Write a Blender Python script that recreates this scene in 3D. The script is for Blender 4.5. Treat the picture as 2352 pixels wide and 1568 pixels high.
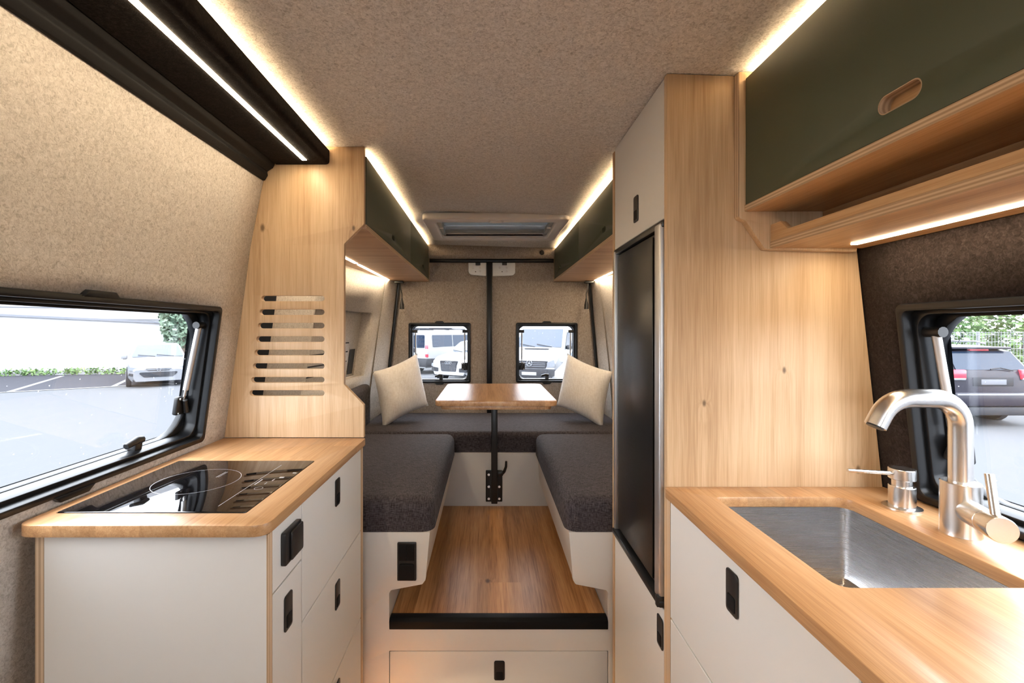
import bpy, bmesh, math, random
from mathutils import Vector, Matrix
for _o in list(bpy.data.objects): bpy.data.objects.remove(_o)
SC = bpy.context.scene
COL = SC.collection
PI = math.pi

# ------------------------------------------------------------------ camera, world, exposure
F = 1050.0; VX, VY = 1120.0, 760.0; CZ = 1.235
cam_d = bpy.data.cameras.new('camera'); cam = bpy.data.objects.new('camera', cam_d); COL.objects.link(cam)
cam.location = (0, 0, CZ); cam.rotation_euler = (PI/2, 0, 0)
cam_d.sensor_width = 36; cam_d.lens = F/2352*36
cam_d.shift_x = (1176-VX)/2352; cam_d.shift_y = -(784-VY)/2352
cam_d.clip_start = 0.02; cam_d.clip_end = 300
SC.camera = cam
SKY = 6.0
LEDC = (1.0, 0.79, 0.53)
wd = bpy.data.worlds.new('World'); SC.world = wd; wd.use_nodes = True
bg = wd.node_tree.nodes['Background']; bg.inputs[0].default_value = (0.90, 0.95, 1.0, 1); bg.inputs[1].default_value = SKY
vs = SC.view_settings
vs.view_transform = 'Standard'; vs.look = 'None'; vs.exposure = 1.08; vs.gamma = 1.0; vs.use_curve_mapping = False

# ------------------------------------------------------------------ mesh helpers
WLOC = {}
class G:
    def __init__(s): s.v = []; s.f = []
    def add(s, v, f):
        o = len(s.v); s.v += [tuple(p) for p in v]; s.f += [tuple(i+o for i in q) for q in f]; return s
    def box(s, x0, x1, y0, y1, z0, z1):
        v = [(x, y, z) for x in (x0, x1) for y in (y0, y1) for z in (z0, z1)]
        return s.add(v, [(0,1,3,2),(4,6,7,5),(0,4,5,1),(2,3,7,6),(0,2,6,4),(1,5,7,3)])
    def tube(s, pts, r, n=14, caps=True):
        pts = [Vector(p) for p in pts]; R = r if isinstance(r, (list, tuple)) else [r]*len(pts)
        t0 = (pts[1]-pts[0]).normalized()
        a = t0.orthogonal().normalized(); v = []; f = []
        for i, p in enumerate(pts):
            if i == 0: t = t0
            elif i == len(pts)-1: t = (pts[i]-pts[i-1]).normalized()
            else: t = ((pts[i]-pts[i-1]).normalized()+(pts[i+1]-pts[i]).normalized()).normalized()
            a = (a-t*a.dot(t)).normalized(); b = t.cross(a)
            for k in range(n):
                an = 2*PI*k/n; v.append(p+(a*math.cos(an)+b*math.sin(an))*R[i])
        for i in range(len(pts)-1):
            for k in range(n):
                f.append((i*n+k, i*n+(k+1)%n, (i+1)*n+(k+1)%n, (i+1)*n+k))
        if caps:
            f.append(tuple(range(n-1, -1, -1))); f.append(tuple((len(pts)-1)*n+k for k in range(n)))
        return s.add(v, f)
    def cyl(s, p0, p1, r, n=20): return s.tube([p0, p1], r, n)
    def prism(s, poly, axis, a0, a1):
        # poly in the two other axes (order kept: x,y,z without axis)
        n = len(poly); v = []
        for a in (a0, a1):
            for p in poly:
                q = [p[0], p[1]]; q.insert('xyz'.index(axis), a); v.append(q)
        f = [(i, (i+1) % n, n+(i+1) % n, n+i) for i in range(n)] + [tuple(range(n-1, -1, -1)), tuple(range(n, 2*n))]
        return s.add(v, f)
    def torus(s, c, ax, R, r, n=28, m=8):
        ax = Vector(ax).normalized(); a = ax.orthogonal().normalized(); b = ax.cross(a); c = Vector(c); v = []; f = []
        for i in range(n):
            d = a*math.cos(2*PI*i/n)+b*math.sin(2*PI*i/n)
            for k in range(m): v.append(c+d*(R+r*math.cos(2*PI*k/m))+ax*r*math.sin(2*PI*k/m))
        for i in range(n):
            for k in range(m): f.append((i*m+k, ((i+1)%n)*m+k, ((i+1)%n)*m+(k+1)%m, i*m+(k+1)%m))
        return s.add(v, f)
    def map(s, fn): s.v = [tuple(fn(*p)) for p in s.v]; return s
    def mat(s, M): s.v = [tuple(M @ Vector(p)) for p in s.v]; return s

def arc2(c, r, a0, a1, n=6): return [(c[0]+r*math.cos(a0+(a1-a0)*i/n), c[1]+r*math.sin(a0+(a1-a0)*i/n)) for i in range(n+1)]
def rrect(x0, x1, y0, y1, r, n=6):
    return arc2((x1-r, y1-r), r, 0, PI/2, n)+arc2((x0+r, y1-r), r, PI/2, PI, n)+arc2((x0+r, y0+r), r, PI, 1.5*PI, n)+arc2((x1-r, y0+r), r, 1.5*PI, 2*PI, n)
def rpoly(pts, n=5):
    """points (x, y, r): polygon with rounded corners"""
    out = []; N = len(pts)
    for i, p in enumerate(pts):
        r = p[2] if len(p) > 2 else 0
        P = Vector(p[:2]); A = Vector(pts[i-1][:2]); B = Vector(pts[(i+1) % N][:2])
        if r <= 0: out.append(tuple(P)); continue
        a = (A-P).normalized(); b = (B-P).normalized(); ang = a.angle(b); t = min(r/math.tan(ang/2), 0.48*(A-P).length, 0.48*(B-P).length)
        p0 = P+a*t; p1 = P+b*t
        for k in range(n+1):
            u = k/n; out.append(tuple(p0*(1-u)**2+P*2*u*(1-u)+p1*u*u))
    return out
def fillpanel(outline, holes, t, bevel=0.0, bres=1):
    """2D outline with holes, thickness t centred at 0 along z: verts, faces"""
    cu = bpy.data.curves.new('tmp', 'CURVE'); cu.dimensions = '2D'; cu.fill_mode = 'BOTH'
    cu.extrude = max(t/2-bevel, 1e-5); cu.bevel_depth = bevel; cu.bevel_resolution = bres; cu.offset = -bevel
    for lp in [outline]+list(holes):
        sp = cu.splines.new('POLY'); sp.points.add(len(lp)-1); sp.use_cyclic_u = True
        for q, p in zip(sp.points, lp): q.co = (p[0], p[1], 0, 1)
    ob = bpy.data.objects.new('tmp', cu); COL.objects.link(ob)
    dg = bpy.context.evaluated_depsgraph_get(); me = bpy.data.meshes.new_from_object(ob.evaluated_get(dg))
    v = [tuple(x.co) for x in me.vertices]; f = [tuple(p.vertices) for p in me.polygons]
    bpy.data.objects.remove(ob); bpy.data.curves.remove(cu); bpy.data.meshes.remove(me)
    g = G(); g.add(v, f)
    bm = bmesh.new(); bv = [bm.verts.new(p) for p in g.v]
    for q in g.f:
        try: bm.faces.new([bv[i] for i in q])
        except ValueError: pass
    bmesh.ops.remove_doubles(bm, verts=bm.verts, dist=1e-5); bmesh.ops.recalc_face_normals(bm, faces=bm.faces)
    bm.verts.index_update()
    g.v = [tuple(x.co) for x in bm.verts]; g.f = [tuple(x.index for x in q.verts) for q in bm.faces]; bm.free()
    return g
def pan(plane, outline, holes, a0, a1, bevel=0.0, bres=1):
    """plane 'xz','xy','yz'; panel between a0 and a1 on the third axis"""
    g = fillpanel(outline, holes, abs(a1-a0), bevel, bres); m = (a0+a1)/2
    if plane == 'xz': g.map(lambda x, y, z: (x, m+z, y))
    elif plane == 'xy': g.map(lambda x, y, z: (x, y, m+z))
    else: g.map(lambda x, y, z: (m+z, x, y))
    return g

def wl(o): return WLOC.get(o.name, Vector((0, 0, 0)))
def props(o, label=None, cat=None, group=None, kind=None):
    if label: o['label'] = label
    if cat: o['category'] = cat
    if group: o['group'] = group
    if kind: o['kind'] = kind
    return o
def thing(name, loc, label, cat, group=None, kind=None):
    o = bpy.data.objects.new(name, None); COL.objects.link(o); o.location = loc; o.empty_display_size = 0.05
    WLOC[o.name] = Vector(loc); return props(o, label, cat, group, kind)
def ob(name, g, mat, parent=None, bevel=0, segs=2, smooth=35, label=None, cat=None, group=None, kind=None, bang=30, sub=0):
    bm = bmesh.new(); bv = [bm.verts.new(p) for p in g.v]
    for q in g.f:
        try: bm.faces.new([bv[i] for i in q])
        except ValueError: pass
    bmesh.ops.recalc_face_normals(bm, faces=bm.faces)
    if bevel:
        es = [e for e in bm.edges if len(e.link_faces) == 2 and e.calc_face_angle(0) > math.radians(bang)]
        bmesh.ops.bevel(bm, geom=es, offset=bevel, segments=segs, affect='EDGES', profile=0.5, clamp_overlap=True)
    xs = [v.co for v in bm.verts]
    c = Vector(((min(p.x for p in xs)+max(p.x for p in xs))/2, (min(p.y for p in xs)+max(p.y for p in xs))/2, min(p.z for p in xs)))
    bmesh.ops.translate(bm, vec=-c, verts=bm.verts)
    me = bpy.data.meshes.new(name); bm.to_mesh(me); bm.free()
    if smooth:
        me.shade_smooth(); me.set_sharp_from_angle(angle=math.radians(smooth))
    o = bpy.data.objects.new(name, me); COL.objects.link(o); me.materials.append(mat)
    if parent: o.parent = parent; o.location = c-wl(parent)
    else: o.location = c
    WLOC[o.name] = c
    if sub:
        m = o.modifiers.new('sub', 'SUBSURF'); m.levels = sub; m.render_levels = sub
    return props(o, label, cat, group, kind)
def bx(*a): return G().box(*a)
def at(px, py, d): return ((px-VX)*d/F, d, CZ-(py-VY)*d/F)

# ------------------------------------------------------------------ materials
MATS = {}
def newmat(name):
    m = bpy.data.materials.new(name); m.use_nodes = True; nt = m.node_tree
    return m, nt, nt.nodes['Principled BSDF']
def N(nt, t, **kw):
    n = nt.nodes.new(t)
    for k, v in kw.items():
        if k.startswith('i_'):
            key = k[2:]; key = int(key) if key.isdigit() else key.replace('_', ' ')
            n.inputs[key].default_value = v
        else: setattr(n, k, v)
    return n
def plain(name, col, rough=0.5, metal=0, spec=0.5, bump=0, bscale=200):
    m, nt, b = newmat(name); b.inputs['Base Color'].default_value = (*col, 1); b.inputs['Roughness'].default_value = rough
    b.inputs['Metallic'].default_value = metal; b.inputs['Specular IOR Level'].default_value = spec
    g = N(nt, 'ShaderNodeNewGeometry'); n = N(nt, 'ShaderNodeTexNoise', i_Scale=bscale, i_Detail=3.0)
    nt.links.new(g.outputs['Position'], n.inputs['Vector'])
    mr = N(nt, 'ShaderNodeMapRange', i_3=rough*0.88, i_4=min(1, rough*1.12)); nt.links.new(n.outputs[0], mr.inputs[0]); nt.links.new(mr.outputs[0], b.inputs['Roughness'])
    if bump:
        bp = N(nt, 'ShaderNodeBump', i_Strength=bump, i_Distance=0.001); nt.links.new(n.outputs[0], bp.inputs['Height']); nt.links.new(bp.outputs[0], b.inputs['Normal'])
    return m
def emit(name, col, s):
    m, nt, b = newmat(name); b.inputs['Base Color'].default_value = (*col, 1)
    b.inputs['Emission Color'].default_value = (*col, 1); b.inputs['Emission Strength'].default_value = s; return m
def vmul(nt, src, vec):
    n = N(nt, 'ShaderNodeVectorMath', operation='MULTIPLY'); nt.links.new(src, n.inputs[0]); n.inputs[1].default_value = vec; return n.outputs[0]
def ramp(nt, src, stops):
    r = N(nt, 'ShaderNodeValToRGB'); nt.links.new(src, r.inputs[0]); e = r.color_ramp.elements
    while len(e) < len(stops): e.new(0.5)
    for q, (p, c) in zip(e, stops): q.position = p; q.color = (*c, 1)
    return r.outputs[0]
def mixc(nt, fac, a, b, mode='MIX'):
    n = N(nt, 'ShaderNodeMix', data_type='RGBA', blend_type=mode)
    for s, q in ((0, fac), (6, a), (7, b)):
        if hasattr(q, 'is_linked') or hasattr(q, 'links'): nt.links.new(q, n.inputs[s])
        else: n.inputs[s].default_value = q if s == 0 else (*q, 1)
    return n.outputs[2]
def felt(name, dark, mid, light, scale=1.0, stretch=(1, 1, 1), sheen=0.12):
    m, nt, b = newmat(name); g = N(nt, 'ShaderNodeNewGeometry'); pos = vmul(nt, g.outputs['Position'], stretch)
    n1 = N(nt, 'ShaderNodeTexNoise', i_Scale=150*scale, i_Detail=6.0, i_Roughness=0.62, i_Distortion=1.2); nt.links.new(pos, n1.inputs['Vector'])
    n2 = N(nt, 'ShaderNodeTexNoise', i_Scale=55*scale, i_Detail=4.0, i_Distortion=0.6); nt.links.new(pos, n2.inputs['Vector'])
    n3 = N(nt, 'ShaderNodeTexNoise', i_Scale=420*scale, i_Detail=2.0); nt.links.new(pos, n3.inputs['Vector'])
    a = N(nt, 'ShaderNodeMath', operation='MULTIPLY_ADD', i_1=0.14); nt.links.new(n2.outputs[0], a.inputs[0]); 
    a2 = N(nt, 'ShaderNodeMath', operation='MULTIPLY', i_1=0.86); nt.links.new(n1.outputs[0], a2.inputs[0]); nt.links.new(a2.outputs[0], a.inputs[2])
    c = ramp(nt, a.outputs[0], [(0.34, dark), (0.50, mid), (0.66, light)])
    nt.links.new(c, b.inputs['Base Color']); b.inputs['Roughness'].default_value = 0.95; b.inputs['Specular IOR Level'].default_value = 0.15
    b.inputs['Sheen Weight'].default_value = sheen; b.inputs['Sheen Roughness'].default_value = 0.5
    ad = N(nt, 'ShaderNodeMath', operation='ADD'); nt.links.new(n1.outputs[0], ad.inputs[0]); nt.links.new(n3.outputs[0], ad.inputs[1])
    bp = N(nt, 'ShaderNodeBump', i_Strength=0.35, i_Distance=0.002); nt.links.new(ad.outputs[0], bp.inputs['Height']); nt.links.new(bp.outputs[0], b.inputs['Normal'])
    return m
def wood(name, dark, mid, light, axis='z', rough=0.45, planks=None, knots=(), seed=0.0, contrast=1.0, spec=0.35):
    m, nt, b = newmat(name); g = N(nt, 'ShaderNodeNewGeometry'); pos = g.outputs['Position']
    ai = 'xyz'.index(axis); s1 = [1.0]*3; s1[ai] = 0.035
    base = pos
    sep = N(nt, 'ShaderNodeSeparateXYZ'); nt.links.new(pos, sep.inputs[0]); pl = None
    if planks:
        wdt, across, length = planks; ci = 'xyz'.index(across)
        q = N(nt, 'ShaderNodeMath', operation='DIVIDE', i_1=wdt); nt.links.new(sep.outputs[ci], q.inputs[0])
        fl = N(nt, 'ShaderNodeMath', operation='FLOOR'); nt.links.new(q.outputs[0], fl.inputs[0])
        w0 = N(nt, 'ShaderNodeTexWhiteNoise', noise_dimensions='1D'); nt.links.new(fl.outputs[0], w0.inputs['W'])
        q2 = N(nt, 'ShaderNodeMath', operation='DIVIDE', i_1=length); nt.links.new(sep.outputs[ai], q2.inputs[0])
        q3 = N(nt, 'ShaderNodeMath', operation='ADD'); nt.links.new(q2.outputs[0], q3.inputs[0]); nt.links.new(w0.outputs[0], q3.inputs[1])
        f2 = N(nt, 'ShaderNodeMath', operation='FLOOR'); nt.links.new(q3.outputs[0], f2.inputs[0])
        f3 = N(nt, 'ShaderNodeMath', operation='MULTIPLY_ADD', i_1=7.31); nt.links.new(f2.outputs[0], f3.inputs[0]); nt.links.new(fl.outputs[0], f3.inputs[2])
        pl = N(nt, 'ShaderNodeTexWhiteNoise', noise_dimensions='1D'); nt.links.new(f3.outputs[0], pl.inputs['W'])
        off = N(nt, 'ShaderNodeVectorMath', operation='SCALE', i_3=3.0); nt.links.new(pl.outputs['Color'], off.inputs[0])
        ad = N(nt, 'ShaderNodeVectorMath', operation='ADD'); nt.links.new(pos, ad.inputs[0]); nt.links.new(off.outputs[0], ad.inputs[1]); base = ad.outputs[0]
    sv = vmul(nt, base, tuple(s1))
    sv2 = N(nt, 'ShaderNodeVectorMath', operation='ADD'); nt.links.new(sv, sv2.inputs[0]); sv2.inputs[1].default_value = (seed, seed*1.7, seed*0.6); sv = sv2.outputs[0]
    # knots: pull the grain around them and darken
    kfac = None
    for (kx, ky, kz, kr) in knots:
        sb = N(nt, 'ShaderNodeVectorMath', operation='SUBTRACT'); nt.links.new(pos, sb.inputs[0]); sb.inputs[1].default_value = (kx, ky, kz)
        ks = [1.0]*3; ks[ai] = 0.55; kv = vmul(nt, sb.outputs[0], tuple(ks))
        ln = N(nt, 'ShaderNodeVectorMath', operation='LENGTH'); nt.links.new(kv, ln.inputs[0])
        mr = N(nt, 'ShaderNodeMapRange', interpolation_type='SMOOTHSTEP', i_1=kr*0.25, i_2=kr, i_3=1.0, i_4=0.0); nt.links.new(ln.outputs[1], mr.inputs[0])
        mr2 = N(nt, 'ShaderNodeMapRange', interpolation_type='SMOOTHSTEP', i_1=0.0, i_2=kr*5, i_3=0.008, i_4=0.0); nt.links.new(ln.outputs[1], mr2.inputs[0])
        sw = N(nt, 'ShaderNodeVectorMath', operation='SCALE'); 
        nn = N(nt, 'ShaderNodeVectorMath', operation='NORMALIZE'); nt.links.new(sb.outputs[0], nn.inputs[0]); nt.links.new(nn.outputs[0], sw.inputs[0]); nt.links.new(mr2.outputs[0], sw.inputs[3])
        ad = N(nt, 'ShaderNodeVectorMath', operation='ADD'); nt.links.new(sv, ad.inputs[0]); nt.links.new(sw.outputs[0], ad.inputs[1]); sv = ad.outputs[0]
        if kfac is None: kfac = mr.outputs[0]
        else:
            mx = N(nt, 'ShaderNodeMath', operation='MAXIMUM'); nt.links.new(kfac, mx.inputs[0]); nt.links.new(mr.outputs[0], mx.inputs[1]); kfac = mx.outputs[0]
    nA = N(nt, 'ShaderNodeTexNoise', i_Scale=20.0, i_Detail=4.0, i_Roughness=0.5, i_Distortion=0.45); nt.links.new(sv, nA.inputs['Vector'])
    nB = N(nt, 'ShaderNodeTexNoise', i_Scale=130.0, i_Detail=3.0, i_Roughness=0.6, i_Distortion=0.3); nt.links.new(sv, nB.inputs['Vector'])
    s3 = [1.0]*3; s3[ai] = 0.02
    nC = N(nt, 'ShaderNodeTexNoise', i_Scale=520.0, i_Detail=2.0); nt.links.new(vmul(nt, base, tuple(s3)), nC.inputs['Vector'])
    m1 = N(nt, 'ShaderNodeMath', operation='MULTIPLY', i_1=0.40); nt.links.new(nA.outputs[0], m1.inputs[0])
    m2 = N(nt, 'ShaderNodeMath', operation='MULTIPLY_ADD', i_1=0.33); nt.links.new(nB.outputs[0], m2.inputs[0]); nt.links.new(m1.outputs[0], m2.inputs[2])
    m3 = N(nt, 'ShaderNodeMath', operation='MULTIPLY_ADD', i_1=0.27); nt.links.new(nC.outputs[0], m3.inputs[0]); nt.links.new(m2.outputs[0], m3.inputs[2])
    k = 0.14/contrast
    c = ramp(nt, m3.outputs[0], [(0.5-k, dark), (0.5, mid), (0.5+k, light)])
    if pl is not None:
        mr = N(nt, 'ShaderNodeMapRange', i_3=0.80, i_4=1.14); nt.links.new(pl.outputs[0], mr.inputs[0])
        cc = N(nt, 'ShaderNodeCombineColor'); 
        for i_ in range(3): nt.links.new(mr.outputs[0], cc.inputs[i_])
        c = mixc(nt, 1.0, c, cc.outputs[0], 'MULTIPLY')
    if kfac is not None: c = mixc(nt, kfac, c, tuple(x*0.42 for x in dark))
    nt.links.new(c, b.inputs['Base Color']); b.inputs['Roughness'].default_value = rough; b.inputs['Specular IOR Level'].default_value = spec
    bp = N(nt, 'ShaderNodeBump', i_Strength=0.12, i_Distance=0.001); nt.links.new(m3.outputs[0], bp.inputs['Height']); nt.links.new(bp.outputs[0], b.inputs['Normal'])
    return m
def ply(name, c1, c2, across='z', period=0.0028):
    """plywood edge: thin layers stacked along one axis"""
    m, nt, b = newmat(name); g = N(nt, 'ShaderNodeNewGeometry'); sep = N(nt, 'ShaderNodeSeparateXYZ'); nt.links.new(g.outputs['Position'], sep.inputs[0])
    q = N(nt, 'ShaderNodeMath', operation='DIVIDE', i_1=period); nt.links.new(sep.outputs['xyz'.index(across)], q.inputs[0])
    p = N(nt, 'ShaderNodeMath', operation='PINGPONG', i_1=1.0); nt.links.new(q.outputs[0], p.inputs[0])
    nt.links.new(ramp(nt, p.outputs[0], [(0.25, c1), (0.75, c2)]), b.inputs['Base Color']); b.inputs['Roughness'].default_value = 0.6
    return m
def fabric(name, dark, light, scale=1.0, warm=None):
    m, nt, b = newmat(name); g = N(nt, 'ShaderNodeNewGeometry'); pos = g.outputs['Position']
    n1 = N(nt, 'ShaderNodeTexNoise', i_Scale=1.0, i_Detail=3.0); nt.links.new(vmul(nt, pos, (70*scale, 520*scale, 520*scale)), n1.inputs['Vector'])
    n2 = N(nt, 'ShaderNodeTexNoise', i_Scale=1.0, i_Detail=3.0); nt.links.new(vmul(nt, pos, (520*scale, 70*scale, 70*scale)), n2.inputs['Vector'])
    ad = N(nt, 'ShaderNodeMath', operation='ADD'); nt.links.new(n1.outputs[0], ad.inputs[0]); nt.links.new(n2.outputs[0], ad.inputs[1])
    h = N(nt, 'ShaderNodeMath', operation='MULTIPLY', i_1=0.5); nt.links.new(ad.outputs[0], h.inputs[0])
    nt.links.new(ramp(nt, h.outputs[0], [(0.38, dark), (0.62, light)]), b.inputs['Base Color']); b.inputs['Roughness'].default_value = 0.9; b.inputs['Specular IOR Level'].default_value = 0.2
    b.inputs['Sheen Weight'].default_value = 0.05
    bp = N(nt, 'ShaderNodeBump', i_Strength=0.5, i_Distance=0.001); nt.links.new(h.outputs[0], bp.inputs['Height']); nt.links.new(bp.outputs[0], b.inputs['Normal'])
    return m
def brushed(name, col, rough, sv):
    m, nt, b = newmat(name); g = N(nt, 'ShaderNodeNewGeometry')
    n = N(nt, 'ShaderNodeTexNoise', i_Scale=1.0, i_Detail=3.0); nt.links.new(vmul(nt, g.outputs['Position'], sv), n.inputs['Vector'])
    b.inputs['Base Color'].default_value = (*col, 1); b.inputs['Metallic'].default_value = 1.0
    mr = N(nt, 'ShaderNodeMapRange', i_3=rough*0.95, i_4=rough*1.06); nt.links.new(n.outputs[0], mr.inputs[0]); nt.links.new(mr.outputs[0], b.inputs['Roughness'])
    return m
def glass(name, tint, refl=0.06, haze=0.0):
    m = bpy.data.materials.new(name); m.use_nodes = True; nt = m.node_tree; nt.nodes.clear()
    out = N(nt, 'ShaderNodeOutputMaterial'); tr = N(nt, 'ShaderNodeBsdfTransparent'); tr.inputs[0].default_value = (*tint, 1)
    gl = N(nt, 'ShaderNodeBsdfGlossy', i_Roughness=0.02); lw = N(nt, 'ShaderNodeLayerWeight', i_Blend=0.5); pw = N(nt, 'ShaderNodeMath', operation='POWER', i_1=5.0); nt.links.new(lw.outputs['Facing'], pw.inputs[0]); fr = N(nt, 'ShaderNodeMath', operation='MULTIPLY_ADD', i_1=0.9, i_2=0.035); nt.links.new(pw.outputs[0], fr.inputs[0])
    mx = N(nt, 'ShaderNodeMixShader'); nt.links.new(fr.outputs[0], mx.inputs[0]); nt.links.new(tr.outputs[0], mx.inputs[1]); nt.links.new(gl.outputs[0], mx.inputs[2]); last = mx
    if haze:
        # dust and dried droplets on the pane
        df = N(nt, 'ShaderNodeBsdfTranslucent'); df.inputs[0].default_value = (0.9, 0.92, 0.95, 1)
        g = N(nt, 'ShaderNodeNewGeometry'); v = N(nt, 'ShaderNodeTexVoronoi', i_Scale=38.0); nt.links.new(g.outputs['Position'], v.inputs['Vector'])
        mr = N(nt, 'ShaderNodeMapRange', i_1=0.055, i_2=0.03, i_3=haze, i_4=0.5); nt.links.new(v.outputs['Distance'], mr.inputs[0])
        m2 = N(nt, 'ShaderNodeMixShader'); nt.links.new(mr.outputs[0], m2.inputs[0]); nt.links.new(mx.outputs[0], m2.inputs[1]); nt.links.new(df.outputs[0], m2.inputs[2]); last = m2
    nt.links.new(last.outputs[0], out.inputs[0]); return m

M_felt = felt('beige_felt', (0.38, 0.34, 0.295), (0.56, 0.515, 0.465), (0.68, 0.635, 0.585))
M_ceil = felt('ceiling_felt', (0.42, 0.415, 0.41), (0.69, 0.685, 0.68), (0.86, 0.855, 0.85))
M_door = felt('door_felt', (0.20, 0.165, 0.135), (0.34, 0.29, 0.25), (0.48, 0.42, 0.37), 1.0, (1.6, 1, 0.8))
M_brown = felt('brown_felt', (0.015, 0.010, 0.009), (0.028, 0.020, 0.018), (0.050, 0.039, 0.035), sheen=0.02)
M_blackfelt = felt('black_felt', (0.006, 0.005, 0.005), (0.012, 0.010, 0.0095), (0.024, 0.02, 0.019), sheen=0.0)
OAKD, OAKM, OAKL = (0.45, 0.29, 0.16), (0.585, 0.405, 0.24), (0.68, 0.50, 0.32)
M_oak_l = wood('oak_partition', OAKD, OAKM, OAKL, 'z', 0.42, knots=[at(603, 523, 1.435)+(0.010,), at(812, 524, 1.435)+(0.007,)], seed=3.1)
M_oak_r = wood('oak_tall_panel', OAKD, OAKM, OAKL, 'z', 0.42, knots=[at(1618, 926, 0.985)+(0.006,), at(1802, 850, 0.985)+(0.006,), at(1972, 1078, 0.985)+(0.007,)], seed=1.4)
M_oak_y = wood('oak_along_van', (0.36, 0.20, 0.09), (0.50, 0.30, 0.145), (0.62, 0.41, 0.22), 'y', 0.4, seed=5.0, knots=[at(1948, 492, 0.80)+(0.010,)])
M_under = wood('oak_cabinet_bottom', (0.34, 0.20, 0.12), (0.50, 0.32, 0.20), (0.60, 0.42, 0.28), 'x', 0.5, seed=8.0)
M_top = wood('oak_worktop', (0.37, 0.185, 0.078), (0.515, 0.29, 0.135), (0.63, 0.39, 0.205), 'y', 0.33, planks=(0.075, 'x', 0.9), seed=2.0, spec=0.5)
M_table = wood('walnut_oak_table', (0.36, 0.18, 0.08), (0.55, 0.32, 0.165), (0.66, 0.43, 0.25), 'y', 0.28, planks=(0.11, 'x', 3.0), seed=4.3, contrast=1.3, spec=0.5)
M_floorw = wood('oak_floor', (0.27, 0.115, 0.04), (0.47, 0.235, 0.095), (0.60, 0.335, 0.15), 'y', 0.35, planks=(0.12, 'x', 4.0), knots=[at(1037, 1418, 1.47)[:2]+(0.317, 0.014), at(1228, 1418, 1.47)[:2]+(0.317, 0.014), (0.0, 1.68, 0.317, 0.012)], seed=6.6, contrast=1.25)
M_plyz = ply('ply_edge_layers_up', (0.40, 0.27, 0.16), (0.62, 0.46, 0.30), 'z')
M_plyy = ply('ply_edge_layers_deep', (0.46, 0.31, 0.19), (0.66, 0.49, 0.33), 'y', 0.004)
M_plyx = ply('ply_edge_layers_wide', (0.40, 0.28, 0.18), (0.60, 0.45, 0.31), 'x', 0.004)
M_white = plain('white_laminate', (0.68, 0.67, 0.65), 0.42, bump=0.03, bscale=900)
M_green = plain('olive_green_laminate', (0.062, 0.078, 0.048), 0.45, bump=0.03, bscale=900)
M_black = plain('black_plastic', (0.012, 0.012, 0.013), 0.35)
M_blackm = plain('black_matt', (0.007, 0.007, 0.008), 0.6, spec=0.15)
M_rubber = plain('black_rubber', (0.007, 0.008, 0.010), 0.32, spec=0.35)
M_gap = plain('dark_gap', (0.02, 0.018, 0.016), 0.8)
M_fridge = plain('fridge_black', (0.008, 0.008, 0.009), 0.33, spec=0.6)
M_alu = plain('satin_aluminium', (0.62, 0.62, 0.63), 0.45, metal=1.0)
M_steel = brushed('brushed_steel', (0.72, 0.70, 0.68), 0.24, (8, 8, 1200))
M_sink = brushed('sink_steel', (0.66, 0.66, 0.67), 0.27, (6, 6, 1400))
M_chrome = plain('zinc_screw', (0.7, 0.7, 0.7), 0.25, metal=1.0)
M_hob = plain('black_glass', (0.004, 0.004, 0.005), 0.03, spec=1.0)
M_hobmark = plain('hob_print', (0.45, 0.45, 0.47), 0.3)
M_cush = fabric('charcoal_weave', (0.018, 0.015, 0.017), (0.100, 0.088, 0.100))
M_pill = fabric('cream_boucle', (0.80, 0.76, 0.72), (0.93, 0.905, 0.88), 0.45)
M_hatch = plain('white_plastic', (0.86, 0.84, 0.84), 0.4)
M_blind = plain('grey_blind', (0.42, 0.43, 0.42), 0.7)
M_blindt = bpy.data.materials.new('grey_blind_cloth'); M_blindt.use_nodes = True
_nt = M_blindt.node_tree; _b = _nt.nodes['Principled BSDF']; _b.inputs['Base Color'].default_value = (0.42, 0.43, 0.42, 1); _b.inputs['Roughness'].default_value = 0.8
_t = N(_nt, 'ShaderNodeBsdfTranslucent'); _t.inputs[0].default_value = (0.40, 0.42, 0.42, 1); _w = N(_nt, 'ShaderNodeTexWave', i_Scale=30.0)
_g = N(_nt, 'ShaderNodeNewGeometry'); _nt.links.new(_g.outputs['Position'], _w.inputs['Vector']); _r = N(_nt, 'ShaderNodeMapRange', i_3=0.17, i_4=0.23); _nt.links.new(_w.outputs[0], _r.inputs[0])
_m = N(_nt, 'ShaderNodeMixShader'); _nt.links.new(_r.outputs[0], _m.inputs[0]); _nt.links.new(_b.outputs[0], _m.inputs[1]); _nt.links.new(_t.outputs[0], _m.inputs[2])
_nt.links.new(_m.outputs[0], _nt.nodes['Material Output'].inputs[0])
M_hinge = plain('white_paint', (0.80, 0.83, 0.86), 0.25)
M_pane = glass('acrylic_pane', (0.97, 0.98, 1.0), haze=0.0001)
M_led_down = emit('led_diffuser', LEDC, 38)
M_led_cove = emit('led_cove', (1.0, 0.71, 0.40), 34)
M_led_rear = emit('led_diffuser_rear', LEDC, 34)

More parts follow.
